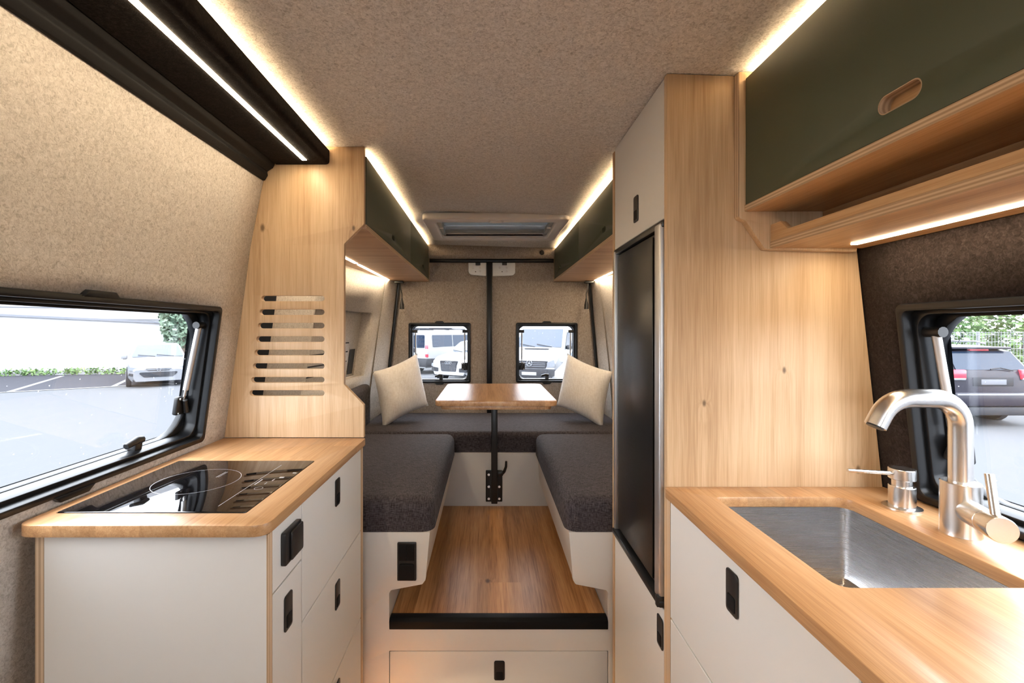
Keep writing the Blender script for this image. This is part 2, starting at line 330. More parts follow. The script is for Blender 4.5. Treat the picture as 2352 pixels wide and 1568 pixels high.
# ------------------------------------------------------------------ setting: van shell
def zceil(x): return 1.803-0.030*x
def lerp_prof(prof, z):
    for (z0, x0), (z1, x1) in zip(prof, prof[1:]):
        if z <= z1: return x0+(x1-x0)*(z-z0)/(z1-z0)
    return prof[-1][1]
PL = [(0, -0.875), (0.6, -0.86), (0.9, -0.827), (1.35, -0.7645), (1.5, -0.745), (1.72, -0.702), (1.86, -0.67)]
PR = [(0, 0.88), (0.6, 0.87), (0.9, 0.854), (1.40, 0.80), (1.55, 0.778), (1.72, 0.74), (1.86, 0.70)]
def xleft(z, y): return lerp_prof(PL, z)+0.094*max(0, min(1, (y-2.0)/0.9))
def xright(z, y): return lerp_prof(PR, z)-0.080*max(0, min(1, (y-2.0)/0.9))
def wallsheet(fx, ys, zs, hole=None):
    g = G(); v = [(fx(z, y), y, z) for y in ys for z in zs]; f = []; n = len(zs)
    for i in range(len(ys)-1):
        for j in range(n-1):
            if hole and hole(0.5*(ys[i]+ys[i+1]), 0.5*(zs[j]+zs[j+1])): continue
            f.append((i*n+j, (i+1)*n+j, (i+1)*n+j+1, i*n+j+1))
    return g.add(v, f)
def sheet(name, g, mat, out, **kw):
    o = ob(name, g, mat, smooth=40, kind='structure', **kw)
    m = o.modifiers.new('solid', 'SOLIDIFY'); m.thickness = 0.03; m.offset = 0
    return o
YB = -1.9     # the living space runs on forward into the open cab
WL = (0.49, 1.32, 0.918, 1.305); WR = (0.075, 0.905, 0.905, 1.288)   # side windows: y0,y1,z0,z1
ZS = [0, 0.3, 0.6, 0.9]
e = 0.009
hl = lambda y, z: WL[0]+e < y < WL[1]-e and WL[2]+e < z < WL[3]-e
hr = lambda y, z: WR[0]+e < y < WR[1]-e and WR[2]+e < z < WR[3]-e
def off(fx, d): return lambda z, y: fx(z, y)+d
sheet('wall_left', wallsheet(off(xleft, -0.015), [YB, -0.5, WL[0]+e, 0.9, WL[1]-e, 1.452], [0, 0.45, 0.9, WL[2]+e, 1.1, WL[3]-e, 1.35, 1.5, 1.60, 1.72, 1.86], hl), M_felt, -1)
REC = (2.03, 2.74, 0.97, 1.345)
hrec = lambda y, z: REC[0] < y < REC[1] and REC[2] < z < REC[3]
sheet('wall_left_rear', wallsheet(off(xleft, -0.015), [1.452, 1.75, 2.0, REC[0], 2.2, 2.45, REC[1], 2.9, 3.06], [0, 0.45, 0.9, REC[2], 1.1, 1.25, REC[3], 1.5, 1.60, 1.72, 1.86], hrec), M_felt, -1)
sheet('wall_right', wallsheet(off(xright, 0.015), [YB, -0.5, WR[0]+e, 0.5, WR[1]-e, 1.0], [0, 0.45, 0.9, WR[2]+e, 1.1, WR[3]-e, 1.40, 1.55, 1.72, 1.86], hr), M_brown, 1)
sheet('wall_right_rear', wallsheet(off(xright, 0.015), [1.0, 1.5, 2.0, 2.45, 2.9, 3.06], [0, 0.45, 0.9, 1.1, 1.40, 1.55, 1.72, 1.86]), M_felt, 1)
# ceiling with a hole for the roof hatch
HX0, HX1, HY0, HY1 = -0.285, 0.365, 2.25, 2.69
xs = [-0.90, -0.6, HX0, 0.04, HX1, 0.6, 0.90]; ys = [YB, 0, 1, 1.8, HY0, 2.45, HY1, 2.95, 3.10]
g = G(); v = [(x, y, zceil(x)+0.015-(0.02*max(0, (y-2.75)/0.35))) for x in xs for y in ys]; f = []
for i in range(len(xs)-1):
    for j in range(len(ys)-1):
        if HX0-0.01 < (xs[i]+xs[i+1])/2 < HX1+0.01 and HY0 < (ys[j]+ys[j+1])/2 < HY1: continue
        n = len(ys); f.append((i*n+j, (i+1)*n+j, (i+1)*n+j+1, i*n+j+1))
sheet('ceiling', g.add(v, f), M_ceil, 1)
ob('floor', bx(-0.93, 0.93, YB, 3.10, -0.04, 0.0), M_floorw, kind='structure')
ob('wall_front_light_block', pan('xz', [(-0.93, 0.0), (0.93, 0.0), (0.93, 1.86), (-0.93, 1.86)], [rrect(-0.66, 0.66, 1.26, 1.64, 0.08)], YB-0.04, YB, 0.0), M_blackfelt, kind='structure', label='unseen cab front added behind the viewer, windscreen opening narrowed to cut the light')  # unseen, added to hold back light from the front; opening sized for that
# rear doors with window openings
DY = 3.05; SEAM = 0.012
RW = [(-0.5275, -0.1130, 0.889, 1.291), (0.189, 0.600, 0.892, 1.291)]
for i, (xa, xb, w) in enumerate([(-0.93, SEAM, RW[0]), (SEAM, 0.93, RW[1])]):
    hole = rrect(w[0]+e, w[1]-e, w[2]+e, w[3]-e, 0.012, 3)
    d = ob('door_%d' % (i+1), pan('xz', [(xa, 0.0), (xb, 0.0), (xb, 1.86), (xa, 1.86)], [hole], DY, DY+0.035, 0.0), M_door, kind='structure')
    props(d, ['left rear door lined with brown felt', 'right rear door lined with brown felt'][i])
ob('trim_1', G().prism([(3.005, 1.712), (3.045, 1.712), (3.045, 1.84), (2.99, 1.84), (2.985, 1.73)], 'x', -0.9, 0.9), M_door, bevel=0.006, kind='structure', label='felt header above the rear doors')
ob('trim_2', bx(-0.7, 0.76, 3.022, 3.049, 1.690, 1.712), M_rubber, bevel=0.006, kind='structure', label='black rubber seal across the top of the rear doors')
ob('trim_3', bx(SEAM-0.018, SEAM+0.018, 3.018, 3.049, 0.5, 1.695), M_rubber, bevel=0.008, kind='structure', label='black rubber seal between the two rear doors')
# pillars beside the doors and their seals
for s, fx, nm, n4 in ((-1, xleft, 'left', 4), (1, xright, 'right', 5)):
    g = G(); zz = [0.55, 0.8, 1.05, 1.3, 1.55, 1.80]; v = []
    xi = lambda z: (-0.648+0.110*(z-1.0)) if s < 0 else (0.720-0.083*(z-1.0))
    for z in zz:
        xo = fx(z, 2.93)
        v += [(xo-s*0.004, 2.86, z), (xi(z)+s*0.012, 3.0, z), (xi(z)+s*0.012, 3.06, z), (xo+s*0.05, 3.06, z)]
    f = []
    for k in range(len(zz)-1):
        for j in range(4): f.append((k*4+j, k*4+(j+1) % 4, (k+1)*4+(j+1) % 4, (k+1)*4+j))
    f += [(0, 1, 2, 3), tuple((len(zz)-1)*4+j for j in range(4))]
    ob('wall_%s_pillar' % nm, g.add(v, f), M_door if 0 else M_felt, kind='structure', label='felt covered rear %s pillar' % nm)
    ob('trim_%d' % n4, G().tube([(xi(z), 3.022, z) for z in zz], 0.009, 10), M_rubber, kind='structure', label='black seal along the %s rear pillar' % nm)
# recess in the left rear wall
r = thing('wall_left_recess', (-0.83, 2.25, 0.97), 'felt lined recess in the rear left wall with four dark slots', None, kind='structure')
del_cat = r
def rx(z, y, dd): return xleft(z, y)-dd
g = wallsheet(lambda z, y: rx(z, y, 0.075), [REC[0]-0.02, 2.2, 2.45, REC[1]+0.02], [REC[2]-0.02, 1.1, 1.25, REC[3]+0.02])
o = ob('back', g, M_felt, r, smooth=40); mm = o.modifiers.new('s', 'SOLIDIFY'); mm.thickness = 0.01
g = G()
for (ya, za, yb, zb) in ((REC[0], REC[2], REC[1], REC[2]), (REC[0], REC[3], REC[1], REC[3]), (REC[0], REC[2], REC[0], REC[3]), (REC[1], REC[2], REC[1], REC[3])):
    n = 6; v = []
    for k in range(n+1):
        y = ya+(yb-ya)*k/n; z = za+(zb-za)*k/n
        v += [(rx(z, y, 0.0), y, z), (rx(z, y, 0.078), y, z)]
    g.add(v, [(2*k, 2*k+1, 2*k+3, 2*k+2) for k in range(n)])
ob('reveal', g, M_felt, r)
for k, (zz_, ya, yb) in enumerate(((1.165, 2.10, 2.60), (1.115, 2.10, 2.60), (1.06, 2.10, 2.60), (1.01, 2.10, 2.60))):
    ob('slot', G().add([(rx(z, y, 0.061-dx), y, z) for y in (ya, 2.2, 2.4, yb) for z in (zz_, zz_+0.007) for dx in (0,)] , [(0, 1, 3, 2), (2, 3, 5, 4), (4, 5, 7, 6)]), M_gap, r)
ob('slot', G().add([(rx(z, y, 0.060), y, z) for y in (2.63, 2.70) for z in (0.985, 1.13)], [(0, 1, 3, 2)]), M_gap, r)
# black rubber rail above the left window wall
ob('trim_6', G().prism([(-0.712, 1.706), (-0.697, 1.706), (-0.688, 1.722), (-0.690, 1.734), (-0.672, 1.745), (-0.664, 1.763), (-0.664, 1.80), (-0.76, 1.80), (-0.76, 1.72)], 'y', YB, 1.434), M_blackm, bevel=0.003, kind='structure', label='black rubber rail along the top of the left wall')

# ------------------------------------------------------------------ windows
def window(name, mp, u0, u1, v0, v1, rin, label, strut=True, latch_u=(), side=1, hint=None):
    """mp(u, v, n): n outward. thing > frame, sash, pane, tab, gas_strut, latch"""
    W = thing(name, mp((u0+u1)/2, v0, 0), label, None, kind='structure')
    def ring(o, i, ro, ri, n0, n1, bev=0.0):
        g = fillpanel(rrect(u0+o, u1-o, v0+o, v1-o, ro), [rrect(u0+i, u1-i, v0+i, v1-i, ri)], n1-n0, bev); mid = (n0+n1)/2
        return g.map(lambda x, y, z: mp(x, y, mid+z))
    ob('frame', ring(0.0, 0.014, 0.014, 0.012, -0.008, 0.045, 0.003), M_rubber, W)
    ob('frame_step', ring(0.012, 0.023, 0.014, 0.03, 0.012, 0.07, 0.002), M_rubber, W)
    sw = 0.0235 if rin > 0.05 else 0.022
    s = ob('sash', ring(0.02, sw, 0.03, rin, 0.045, 0.066, 0.004), M_rubber, W)
    g = fillpanel(rrect(u0+sw-0.004, u1-sw+0.004, v0+sw-0.004, v1-sw+0.004, rin), [], 0.004).map(lambda x, y, z: mp(x, y, 0.062+z))
    ob('pane', g, M_pane, W, label='clear acrylic pane with dried droplets')
    um = (u0+u1)/2; tw = 0.045 if rin > 0.05 else 0.035
    for va, vb in ((v1-0.003, v1+0.010), (v0+0.003, v0-0.010)):
        g = fillpanel(rpoly([(um-tw, va), (um+tw, va), (um+tw-0.014, vb, 0.004), (um-tw+0.014, vb, 0.004)]), [], 0.016, 0.002).map(lambda x, y, z: mp(x, y, -0.003+z))
        ob('blind_grip', g, M_rubber, W)
    H = v1-v0
    for uu, sg in ((u1-0.042, 1), (u0+0.042, -1)):
        st = ob('gas_strut', G().tube([mp(uu, v0+H*0.38, 0.040), mp(uu, v1-0.062, 0.028)], 0.0075 if rin > 0.05 else 0.005), M_alu, W, label='satin metal gas strut')
        ob('rod', G().tube([mp(uu, v0+H*0.30, 0.043), mp(uu, v0+H*0.385, 0.040)], 0.003), M_chrome, st)
        ob('strut_bracket', G().tube([mp(uu-sg*0.014, v1-0.058, 0.028), mp(uu+sg*0.020, v1-0.058, 0.028)], 0.010, 12), M_black, W)
        pl = ob('stay_plate', fillpanel(rrect(uu-0.022, uu+0.022, v0+H*0.20, v0+H*0.33, 0.006), [], 0.012, 0.003).map(lambda x, y, z: mp(x, y, 0.050+z)), M_black, W)
        ob('stay_knob', G().tube([mp(uu+0.012*sg, v0+H*0.22, 0.038), mp(uu-0.004*sg, v0+H*0.31, 0.036)], [0.008, 0.006], 12), M_black, pl)
        for dv in (0.215, 0.315):
            ob('screw', G().cyl(mp(uu-sg*0.013, v0+H*dv, 0.045), mp(uu-sg*0.013, v0+H*dv, 0.041), 0.0035, 10), M_chrome, pl)
        hd = 1
    for lu in latch_u:
        lt = ob('latch', fillpanel(rrect(lu-0.012, lu+0.012, v0+0.010, v0+0.046, 0.004), [], 0.020, 0.003).map(lambda x, y, z: mp(x, y, 0.040+z)), M_black, W)
        ob('lever', G().tube([mp(lu+0.010, v0+0.046, 0.034), mp(lu-0.010, v0+0.049, 0.030), mp(lu-0.040, v0+0.040, 0.032)], [0.009, 0.0095, 0.007], 12), M_black, lt)
    return W
vl = Vector((0.1377, 0, 0.9905)); nl = Vector((-0.9905, 0, 0.1377)); ol = Vector((-0.827, 0, 0.90))
vr = Vector((-0.1074, 0, 0.9942)); nr = Vector((0.9942, 0, 0.1074)); orr = Vector((0.854, 0, 0.90))
window('window_1', lambda u, v, n: tuple(ol+Vector((0, u, 0))+vl*((v-0.9)/0.9905)+nl*n), WL[0], WL[1], WL[2], WL[3], 0.085, 'black framed side window behind the hob', latch_u=(1.115, 0.70))
window('window_2', lambda u, v, n: tuple(orr+Vector((0, u, 0))+vr*((v-0.9)/0.9942)+nr*n), WR[0], WR[1], WR[2], WR[3], 0.085, 'black framed side window behind the tap', latch_u=(0.70, 0.28))
for i in range(2):
    w = RW[i]
    window('window_%d' % (i+3), lambda u, v, n: (u, DY+n, v), w[0], w[1], w[2], w[3], 0.045, ['black framed window in the left rear door', 'black framed window in the right rear door'][i], latch_u=((w[0]+w[1])/2+0.006,))

# ------------------------------------------------------------------ handles used on many fronts
def latch(face, sgn, y, z, parent):
    """flush push lock on a front whose face is at x = face, seen from direction sgn"""
    p = ob('push_latch', pan('yz', rrect(y-0.017, y+0.017, z-0.034, z+0.034, 0.006, 4), [], face, face+sgn*0.003, 0.001), M_black, parent, label='flush black push latch')
    ob('latch_button', pan('yz', rrect(y-0.011, y+0.011, z-0.028, z-0.004, 0.003, 3), [], face+sgn*0.002, face+sgn*0.0042, 0.0006), M_blackm, p)
    return p
def latch_y(face, x, z, parent):
    p = ob('push_latch', pan('xz', rrect(x-0.017, x+0.017, z-0.031, z+0.031, 0.006, 4), [], face, face-0.003, 0.001), M_black, parent, label='flush black push latch')
    ob('latch_button', pan('xz', rrect(x-0.011, x+0.011, z-0.026, z-0.004, 0.003, 3), [], face-0.002, face-0.0042, 0.0006), M_blackm, p)

# ------------------------------------------------------------------ left kitchen: cabinet, worktop, hob
LX = -0.385
c = thing('base_cabinet', (-0.58, 1.1, 0.0), 'white base cabinet with drawers under the hob worktop', 'cabinet')
ob('side_panel', bx(-0.776, LX-0.002, 0.800, 0.818, 0.0, 0.878), M_white, c)
ob('side_panel_edge', bx(LX-0.002, LX, 0.800, 0.8175, 0.0, 0.878), M_plyy, c, label='bare plywood edge of the side panel')
ob('back_panel', bx(-0.792, -0.7765, 0.800, 1.41, 0.0, 0.878), M_plyx, c)
ob('carcass', bx(-0.776, LX-0.021, 0.8185, 1.41, 0.06, 0.876), M_gap, c)
def front(name, y0, y1, z0, z1, parent, x0, x1, mat=M_white):
    return ob(name, bx(min(x0, x1), max(x0, x1), y0, y1, z0, z1), mat, parent, bevel=0.0012, segs=1)
g_ = 0.0018
fr = front('front_panel', 0.8190, 0.948-g_, 0.762+g_, 0.877, c, LX-0.02, LX)
so = ob('power_socket', pan('yz', rrect(0.850, 0.922, 0.796, 0.858, 0.004, 3), [], LX, LX+0.010, 0.002), M_black, c, label='black power socket with a raised lid')
ob('socket_lid', pan('yz', rrect(0.866, 0.920, 0.800, 0.854, 0.004, 3), [], LX+0.0101, LX+0.015, 0.0015), M_black, so)
ob('base_door', bx(LX-0.02, LX, 0.8190, 0.948-g_, 0.06, 0.762-g_), M_white, c, bevel=0.0012, segs=1)
latch(LX, 1, 0.880, 0.697, c.children[-1])
for (za, zb, lz) in ((0.630, 0.877, 0.824), (0.365, 0.630, 0.562), (0.06, 0.365, 0.305)):
    d = front('drawer', 0.948+g_, 1.388, za+g_, zb-(0 if zb > 0.8 else g_), c, LX-0.02, LX)
    latch(LX, 1, 1.169, lz, d)
ob('end_strip', bx(LX-0.02, LX+0.001, 1.390, 1.408, 0.0, 0.877), M_plyy, c)
ob('plinth', bx(-0.776, LX-0.05, 0.8185, 1.40, 0.0, 0.058), M_white, c)
HB = (-0.796, -0.447, 0.8435, 1.180)
wt = ob('worktop', pan('xy', rpoly([(-0.818, 0.787, 0.03), (-0.3815, 0.787, 0.03), (-0.3815, 1.434, 0.012), (-0.828, 1.434, 0)]), [rrect(HB[0]-0.001, HB[1]+0.001, HB[2]-0.001, HB[3]+0.001, 0.004, 3)], 0.879, 0.900, 0.002, 1), M_top,
        label='oak worktop around the black induction hob', cat='worktop')
h = thing('induction_hob', (-0.62, 1.01, 0.88), 'black glass induction hob set flush in the left worktop', 'hob')
ob('glass_plate', pan('xy', rrect(HB[0], HB[1], HB[2], HB[3], 0.004, 3), [], 0.893, 0.9008, 0.001), M_hob, h)
ob('hob_body', bx(HB[0]+0.02, HB[1]-0.02, HB[2]+0.02, HB[3]-0.02, 0.879, 0.8928), M_blackm, h)
def annulus(cx, cy, R, w, z, n=64):
    return G().add([(cx+(R+k*w)*math.cos(2*PI*i/n), cy+(R+k*w)*math.sin(2*PI*i/n), z) for i in range(n) for k in (0, 1)], [(2*i, 2*i+1, (2*i+3) % (2*n), (2*i+2) % (2*n)) for i in range(n)])
ob('cooking_zone_ring', annulus(-0.647, 1.020, 0.0855, 0.0009, 0.90095), M_hobmark, h)
ob('touch_ring', annulus(-0.487, 0.972, 0.008, 0.0008, 0.90095, 24), M_hobmark, h)
ob('control_line', bx(-0.5146, -0.5136, 0.872, 1.140, 0.90085, 0.90098), M_hobmark, h)
for (xa, ya, xb, yb) in ((-0.6215, 1.045, -0.6203, 1.085), (-0.6165, 1.045, -0.6157, 1.085), (-0.5085, 0.995, -0.506, 1.03), (-0.459, 1.075, -0.451, 1.08), (-0.475, 1.04, -0.465, 1.048), (-0.482, 1.02, -0.480, 1.034), (-0.488, 0.998, -0.4865, 1.01)):
    ob('touch_mark', bx(xa, xb, ya, yb, 0.90085, 0.90098), M_hobmark, h)

# ------------------------------------------------------------------ left partition
PY = 1.435
prof = [(xleft(z, PY), z) for z in (0.901, 1.1, 1.35, 1.5, 1.60, 1.72, 1.81)]
out = prof + [(-0.388, zceil(-0.388)), (-0.388, 1.571, 0.006), (-0.451, 1.508, 0.010), (-0.451, 1.067, 0.010), (-0.389, 1.003, 0.006), (-0.389, 0.901)]
slots = []
for k, py in enumerate((685, 716.5, 747.5, 778.5, 809.5, 840.5, 872, 902.5)):
    zc = CZ-(py-VY)*PY/F; xa = (600.0-(27.0*k/7)-VX)*PY/F; xb = (745-VX)*PY/F; hh = 0.0088
    slots.append(arc2((xb-hh, zc), hh, -PI/2, PI/2, 6)+arc2((xa+hh, zc), hh, PI/2, 1.5*PI, 6))
ob('wood_partition', pan('xz', rpoly(out), slots, PY, PY+0.018, 0.0012), M_oak_l, label='oak partition with eight long vent slots beside the left worktop', cat='partition')
ob('slot_shade_strip', wallsheet(off(xleft, 0.004), [1.456, 1.55, 1.645], [0.95, 1.1, 1.35, 1.48]), M_blackm, label='black strip standing in for shade on the wall seen through the left ends of the vent slots', cat='panel')  # black sheet laid on the felt in place of shade behind the partition

# ------------------------------------------------------------------ left bulkhead with light strip
bk = thing('ceiling_bulkhead', (-0.58, 0.5, 1.757), 'black felt ceiling bulkhead with a light strip above the hob', 'bulkhead')
ob('casing', G().prism(rpoly([(-0.663, 1.757), (-0.496, 1.757, 0.012), (-0.496, 1.802, 0.003), (-0.502, 1.802), (-0.502, 1.795), (-0.663, 1.795)]), 'y', YB, 1.434), M_blackfelt, bk)
ob('light_strip', bx(-0.565, -0.552, YB+0.1, 1.394, 1.7552, 1.760), M_led_down, bk, label='glowing warm white light strip')
ob('cove_light_strip', bx(-0.530, -0.520, YB+0.1, 1.425, 1.7955, 1.7985), M_led_cove, bk, label='hidden warm light strip washing the ceiling')

# ------------------------------------------------------------------ rear overhead cabinets
def rear_overhead(s, xf, y0, label, ysplit, slots_y, strips, slx):
    zb, zt = 1.560, (1.790 if s < 0 else 1.766)
    wallx = (lambda z, y: xleft(z, y)+0.004) if s < 0 else (lambda z, y: xright(z, y)-0.004)
    c = thing('overhead_cabinet', (xf-s*-0.15, 2.2, zb), label, 'cabinet', 'overhead cabinets at the rear')
    y1 = 3.015
    def deck(za, zb_, xa):
        ys_ = [y0, 2.0, 2.45, 2.9, y1]
        pts = [(xa, y0)]+[(xa, y1)]+[(wallx(za, y), y) for y in reversed(ys_)]
        return G().prism(pts, 'z', za, zb_)
    ob('bottom_panel', deck(zb, zb+0.014, xf+s*0.002), M_under, c)
    ob('bottom_edge', bx(min(xf, xf+s*0.002), max(xf, xf+s*0.002), y0, y1, zb, zb+0.014), M_plyz, c)
    ob('top_panel', deck(zt-0.014, zt-0.008, xf+s*0.02), M_white, c)
    ya = y0+0.001
    for i, (a, b) in enumerate(((ya, ysplit-0.0015), (ysplit+0.0015, y1-0.014))):
        ys_, zs_ = slots_y[i]; hh = 0.010
        ho = rrect(ys_-0.026, ys_+0.026, zs_-hh, zs_+hh, hh*0.99, 6)
        ob('door', pan('yz', [(a, zb+0.015), (b, zb+0.015), (b, zt), (a, zt)], [ho], xf, xf+s*0.016, 0.001), M_green, c)
    ob('door_backing', bx(min(xf+s*0.018, xf+s*0.024), max(xf+s*0.018, xf+s*0.024), ya, y1-0.016, zb+0.016, 1.742), M_plyz, c)
    xo = wallx(1.80, y1)
    ob('end_panel', bx(min(xf-s*0.001, xo), max(xf-s*0.001, xo), y1-0.013, y1, zb+0.0, min(1.795, zceil(xo)-0.004)), M_oak_l, c)
    for a, b in strips:
        ob('light_strip', bx(slx-0.007, slx+0.007, a, b, zb-0.0018, zb+0.002), M_led_rear, c, label='glowing warm white light strip')
    ob('cove_light_strip', bx(xf+s*0.026-0.005, xf+s*0.026+0.005, y0+0.02, y1-0.03, zt-0.0075, zt-0.004), M_led_cove, c, label='hidden warm light strip washing the ceiling')
    return c
rear_overhead(-1, -0.3855, 1.4545, 'olive green overhead cabinet above the left bench', 2.297, ((1.87, 1.616), (2.73, 1.622)), ((1.50, 2.195), (2.235, 2.93)), -0.631)
rear_overhead(1, 0.437, 1.425, 'olive green overhead cabinet above the right bench, behind the fridge', 2.20, ((1.72, 1.616), (2.75, 1.622)), ((1.50, 2.195), (2.235, 2.93)), 0.690)
def reading_lamp(x, y, label, dx):
    L = thing('reading_lamp', (x, y, 1.40), label, 'lamp', 'gooseneck reading lamps')
    ob('base', bx(x-0.028, x+0.028, y-0.018, y+0.018, 1.543, 1.5575), M_black, L, bevel=0.003)
    ob('gooseneck', G().tube([(x+0.008*dx, y, 1.545), (x+0.010*dx, y-0.004, 1.51), (x+0.02*dx, y-0.008, 1.475), (x+0.020*dx, y-0.01, 1.44)], 0.0035, 10), M_black, L)
    ob('head', G().tube([(x+0.020*dx, y-0.01, 1.445), (x+0.020*dx, y-0.01, 1.425), (x+0.020*dx, y-0.01, 1.405), (x+0.020*dx, y-0.01, 1.376)], [0.005, 0.008, 0.0135, 0.0145], 16), M_black, L)
reading_lamp(-0.572, 2.955, 'black gooseneck reading lamp hanging under the left rear cabinet', 1)
reading_lamp(0.656, 2.955, 'black gooseneck reading lamp hanging under the right rear cabinet', -1)

# ------------------------------------------------------------------ roof hatch
H = thing('roof_hatch', (0.04, 2.47, 1.77), 'white framed roof hatch with a grey blind', 'roof hatch')
zc_ = 1.786
fo = rrect(-0.318, 0.398, 2.195, 2.725, 0.035); fi = rrect(-0.262, 0.342, 2.270, 2.665, 0.02)
ob('frame', pan('xy', fo, [fi], 1.772, 1.806, 0.008, 3), M_hatch, H)
g = pan('xy', rrect(-0.27, 0.35, 2.262, 2.673, 0.02), [rrect(-0.262, 0.342, 2.270, 2.665, 0.02)], 1.79, 1.93)
ob('well', g, M_hatch, H)
ob('blind', bx(-0.2615, 0.3415, 2.271, 2.664, 1.850, 1.853), M_blindt, H, label='grey pleated blind half drawn')
ob('blind_bar', bx(-0.25, 0.33, 2.63, 2.652, 1.800, 1.820), M_blind, H, bevel=0.003)
ob('glazing', bx(-0.265, 0.345, 2.262, 2.672, 1.925, 1.932), M_pane, H, label='clear roof glazing above the blind')
for sx in (-0.252, 0.332):
    rl = ob('side_rail', bx(sx-0.010, sx+0.010, 2.275, 2.66, 1.793, 1.815), M_blind, H, bevel=0.002)
    ob('rail_clip', bx(sx-0.012, sx+0.012, 2.46, 2.485, 1.790, 1.797), M_hatch, rl, bevel=0.002)
ob('grip', G().tube([(0.04+0.032*math.cos(a), 2.222+0.018*math.sin(a), 1.769) for a in [PI*k/10 for k in range(11)]], 0.006, 8), M_hatch, H)

# hinge covers and camera dome on the rear doors
for i, (xa, xb) in enumerate(((-0.128, -0.008), (0.032, 0.184))):
    hc = thing('hinge_cover', ((xa+xb)/2, 3.04, 1.60), ['white screwed bracket left of the middle door seal', 'white screwed bracket right of the middle door seal'][i], 'bracket', 'white brackets at the top of the rear doors')
    z0, z1 = 1.598, 1.6885
    pts = [(xa, z1), (xb, z1), (xb, z0 if i == 0 else z0+0.006, 0.004 if i == 0 else 0.03), (xa+(0.0 if i else 0.0), z0+0.012 if i == 0 else z0, 0.03 if i == 0 else 0.004)]
    ob('plate', pan('xz', rpoly(pts), [], 3.030, 3.049, 0.005, 2), M_hinge, hc)
    xm = (xa+xb)/2
    for (dx, dz) in ((-0.028, 0.057), (0.018, 0.057), (0.018, 0.033)):
        ob('bolt', G().cyl((xm+dx, 3.031, z0+dz), (xm+dx, 3.0255, z0+dz), 0.007, 12), M_alu, hc)
    ob('bolt_hole', G().cyl((xm-0.012, 3.031, z0+0.03), (xm-0.012, 3.0285, z0+0.03), 0.0035, 10), M_gap, hc)
    ob('catch', bx(xm-0.012, xm+0.02, 3.018, 3.032, 1.670, 1.6885), M_black, hc, bevel=0.003)
ob('camera_dome', G().tube([(0.355, 3.006, 1.747), (0.355, 2.985, 1.747), (0.355, 2.978, 1.747)], [0.016, 0.016, 0.010], 20), M_black, label='small round black plug in the felt header', cat='plug')

# ------------------------------------------------------------------ right: tall cabinet with fridge
RX = 0.387
t = thing('tall_cabinet', (0.62, 1.2, 0.0), 'tall oak and white cabinet housing the fridge', 'cabinet')
prof = [(xright(z, 0.99)-0.002, z) for z in (0.0, 0.6, 0.9, 1.40, 1.55, 1.72, 1.778)]
ob('side_panel', pan('xz', [(RX, 0.0)]+prof+[(RX, zceil(RX)-0.001)], [], 0.986, 1.003, 0.0012), M_oak_r, t, label='oak panel facing the kitchen')
ob('side_panel', bx(RX-0.002, 0.715, 1.390, 1.408, 0.0, 1.781), M_oak_r, t)
ob('carcass', bx(RX+0.03, 0.72, 1.004, 1.389, 0.0, 0.63), M_gap, t)
ob('upper_carcass', bx(RX+0.02, 0.72, 1.004, 1.389, 1.49, 1.78), M_gap, t)
d = ob('upper_door', bx(RX, RX+0.018, 1.0045, 1.3885, 1.482, 1.788), M_white, t, bevel=0.0012, segs=1); latch(RX, -1, 1.188, 1.552, d)
d = ob('lower_door', bx(RX, RX+0.018, 1.0045, 1.3885, 0.06, 0.622), M_white, t, bevel=0.0012, segs=1); latch(RX, -1, 1.022, 0.563, d)
ob('plinth', bx(RX+0.03, 0.72, 1.0045, 1.3885, 0.0, 0.058), M_white, t)
fg = thing('fridge', (0.55, 1.2, 0.626), 'black compressor fridge with silver side trims in the tall cabinet', 'fridge')
ob('body', bx(RX+0.03, 0.78, 1.006, 1.387, 0.632, 1.476), M_blackm, fg)
ob('door', bx(RX+0.004, RX+0.028, 1.050, 1.366, 0.648, 1.462), M_fridge, fg, bevel=0.003)
ob('door_panel', bx(RX-0.001, RX+0.004, 1.072, 1.352, 0.655, 1.455), M_fridge, fg, bevel=0.0015)
ob('trim_profile', bx(RX-0.008, RX+0.026, 1.008, 1.042, 0.640, 1.474), M_alu, fg, bevel=0.005, segs=3)
ob('trim_profile', bx(RX-0.006, RX+0.026, 1.372, 1.386, 0.640, 1.474), M_alu, fg, bevel=0.003)
ob('top_trim', bx(RX-0.004, RX+0.024, 1.006, 1.387, 1.464, 1.480), M_black, fg, bevel=0.003)
ob('bottom_trim', bx(RX-0.010, RX+0.024, 1.006, 1.387, 0.625, 0.640), M_black, fg, bevel=0.003)
ob('hinge_block', bx(RX-0.014, RX+0.005, 1.007, 1.020, 0.626, 0.650), M_black, fg, bevel=0.002)

# ------------------------------------------------------------------ right kitchen: cabinets, worktop, sink, tap
KX = 0.3855
c = thing('base_cabinet', (0.6, 0.6, 0.0), 'white base cabinet with drawers under the sink worktop', 'cabinet')
ob('side_panel', bx(KX, 0.80, 0.966, 0.984, 0.0, 0.878), M_plyy, c)
ob('carcass', bx(KX+0.021, 0.445, 0.10, 0.965, 0.06, 0.876), M_gap, c)
ob('carcass_back', bx(0.76, 0.80, 0.10, 0.965, 0.0, 0.876), M_white, c)
ob('plinth', bx(KX+0.05, 0.76, 0.10, 0.965, 0.0, 0.058), M_white, c)
for (ya, yb, ly) in ((0.4735, 0.9645, 0.718), (0.10, 0.4705, 0.285)):
    for (za, zb, lz) in ((0.630, 0.877, 0.824), (0.06, 0.630, 0.562)):
        d = front('drawer' if za > 0.5 else 'base_door', ya, yb, za+g_, zb-(0 if zb > 0.8 else g_), c, KX, KX+0.02)
        latch(KX, -1, ly, lz, d)
SK = (0.460, 0.722, 0.598, 0.923)
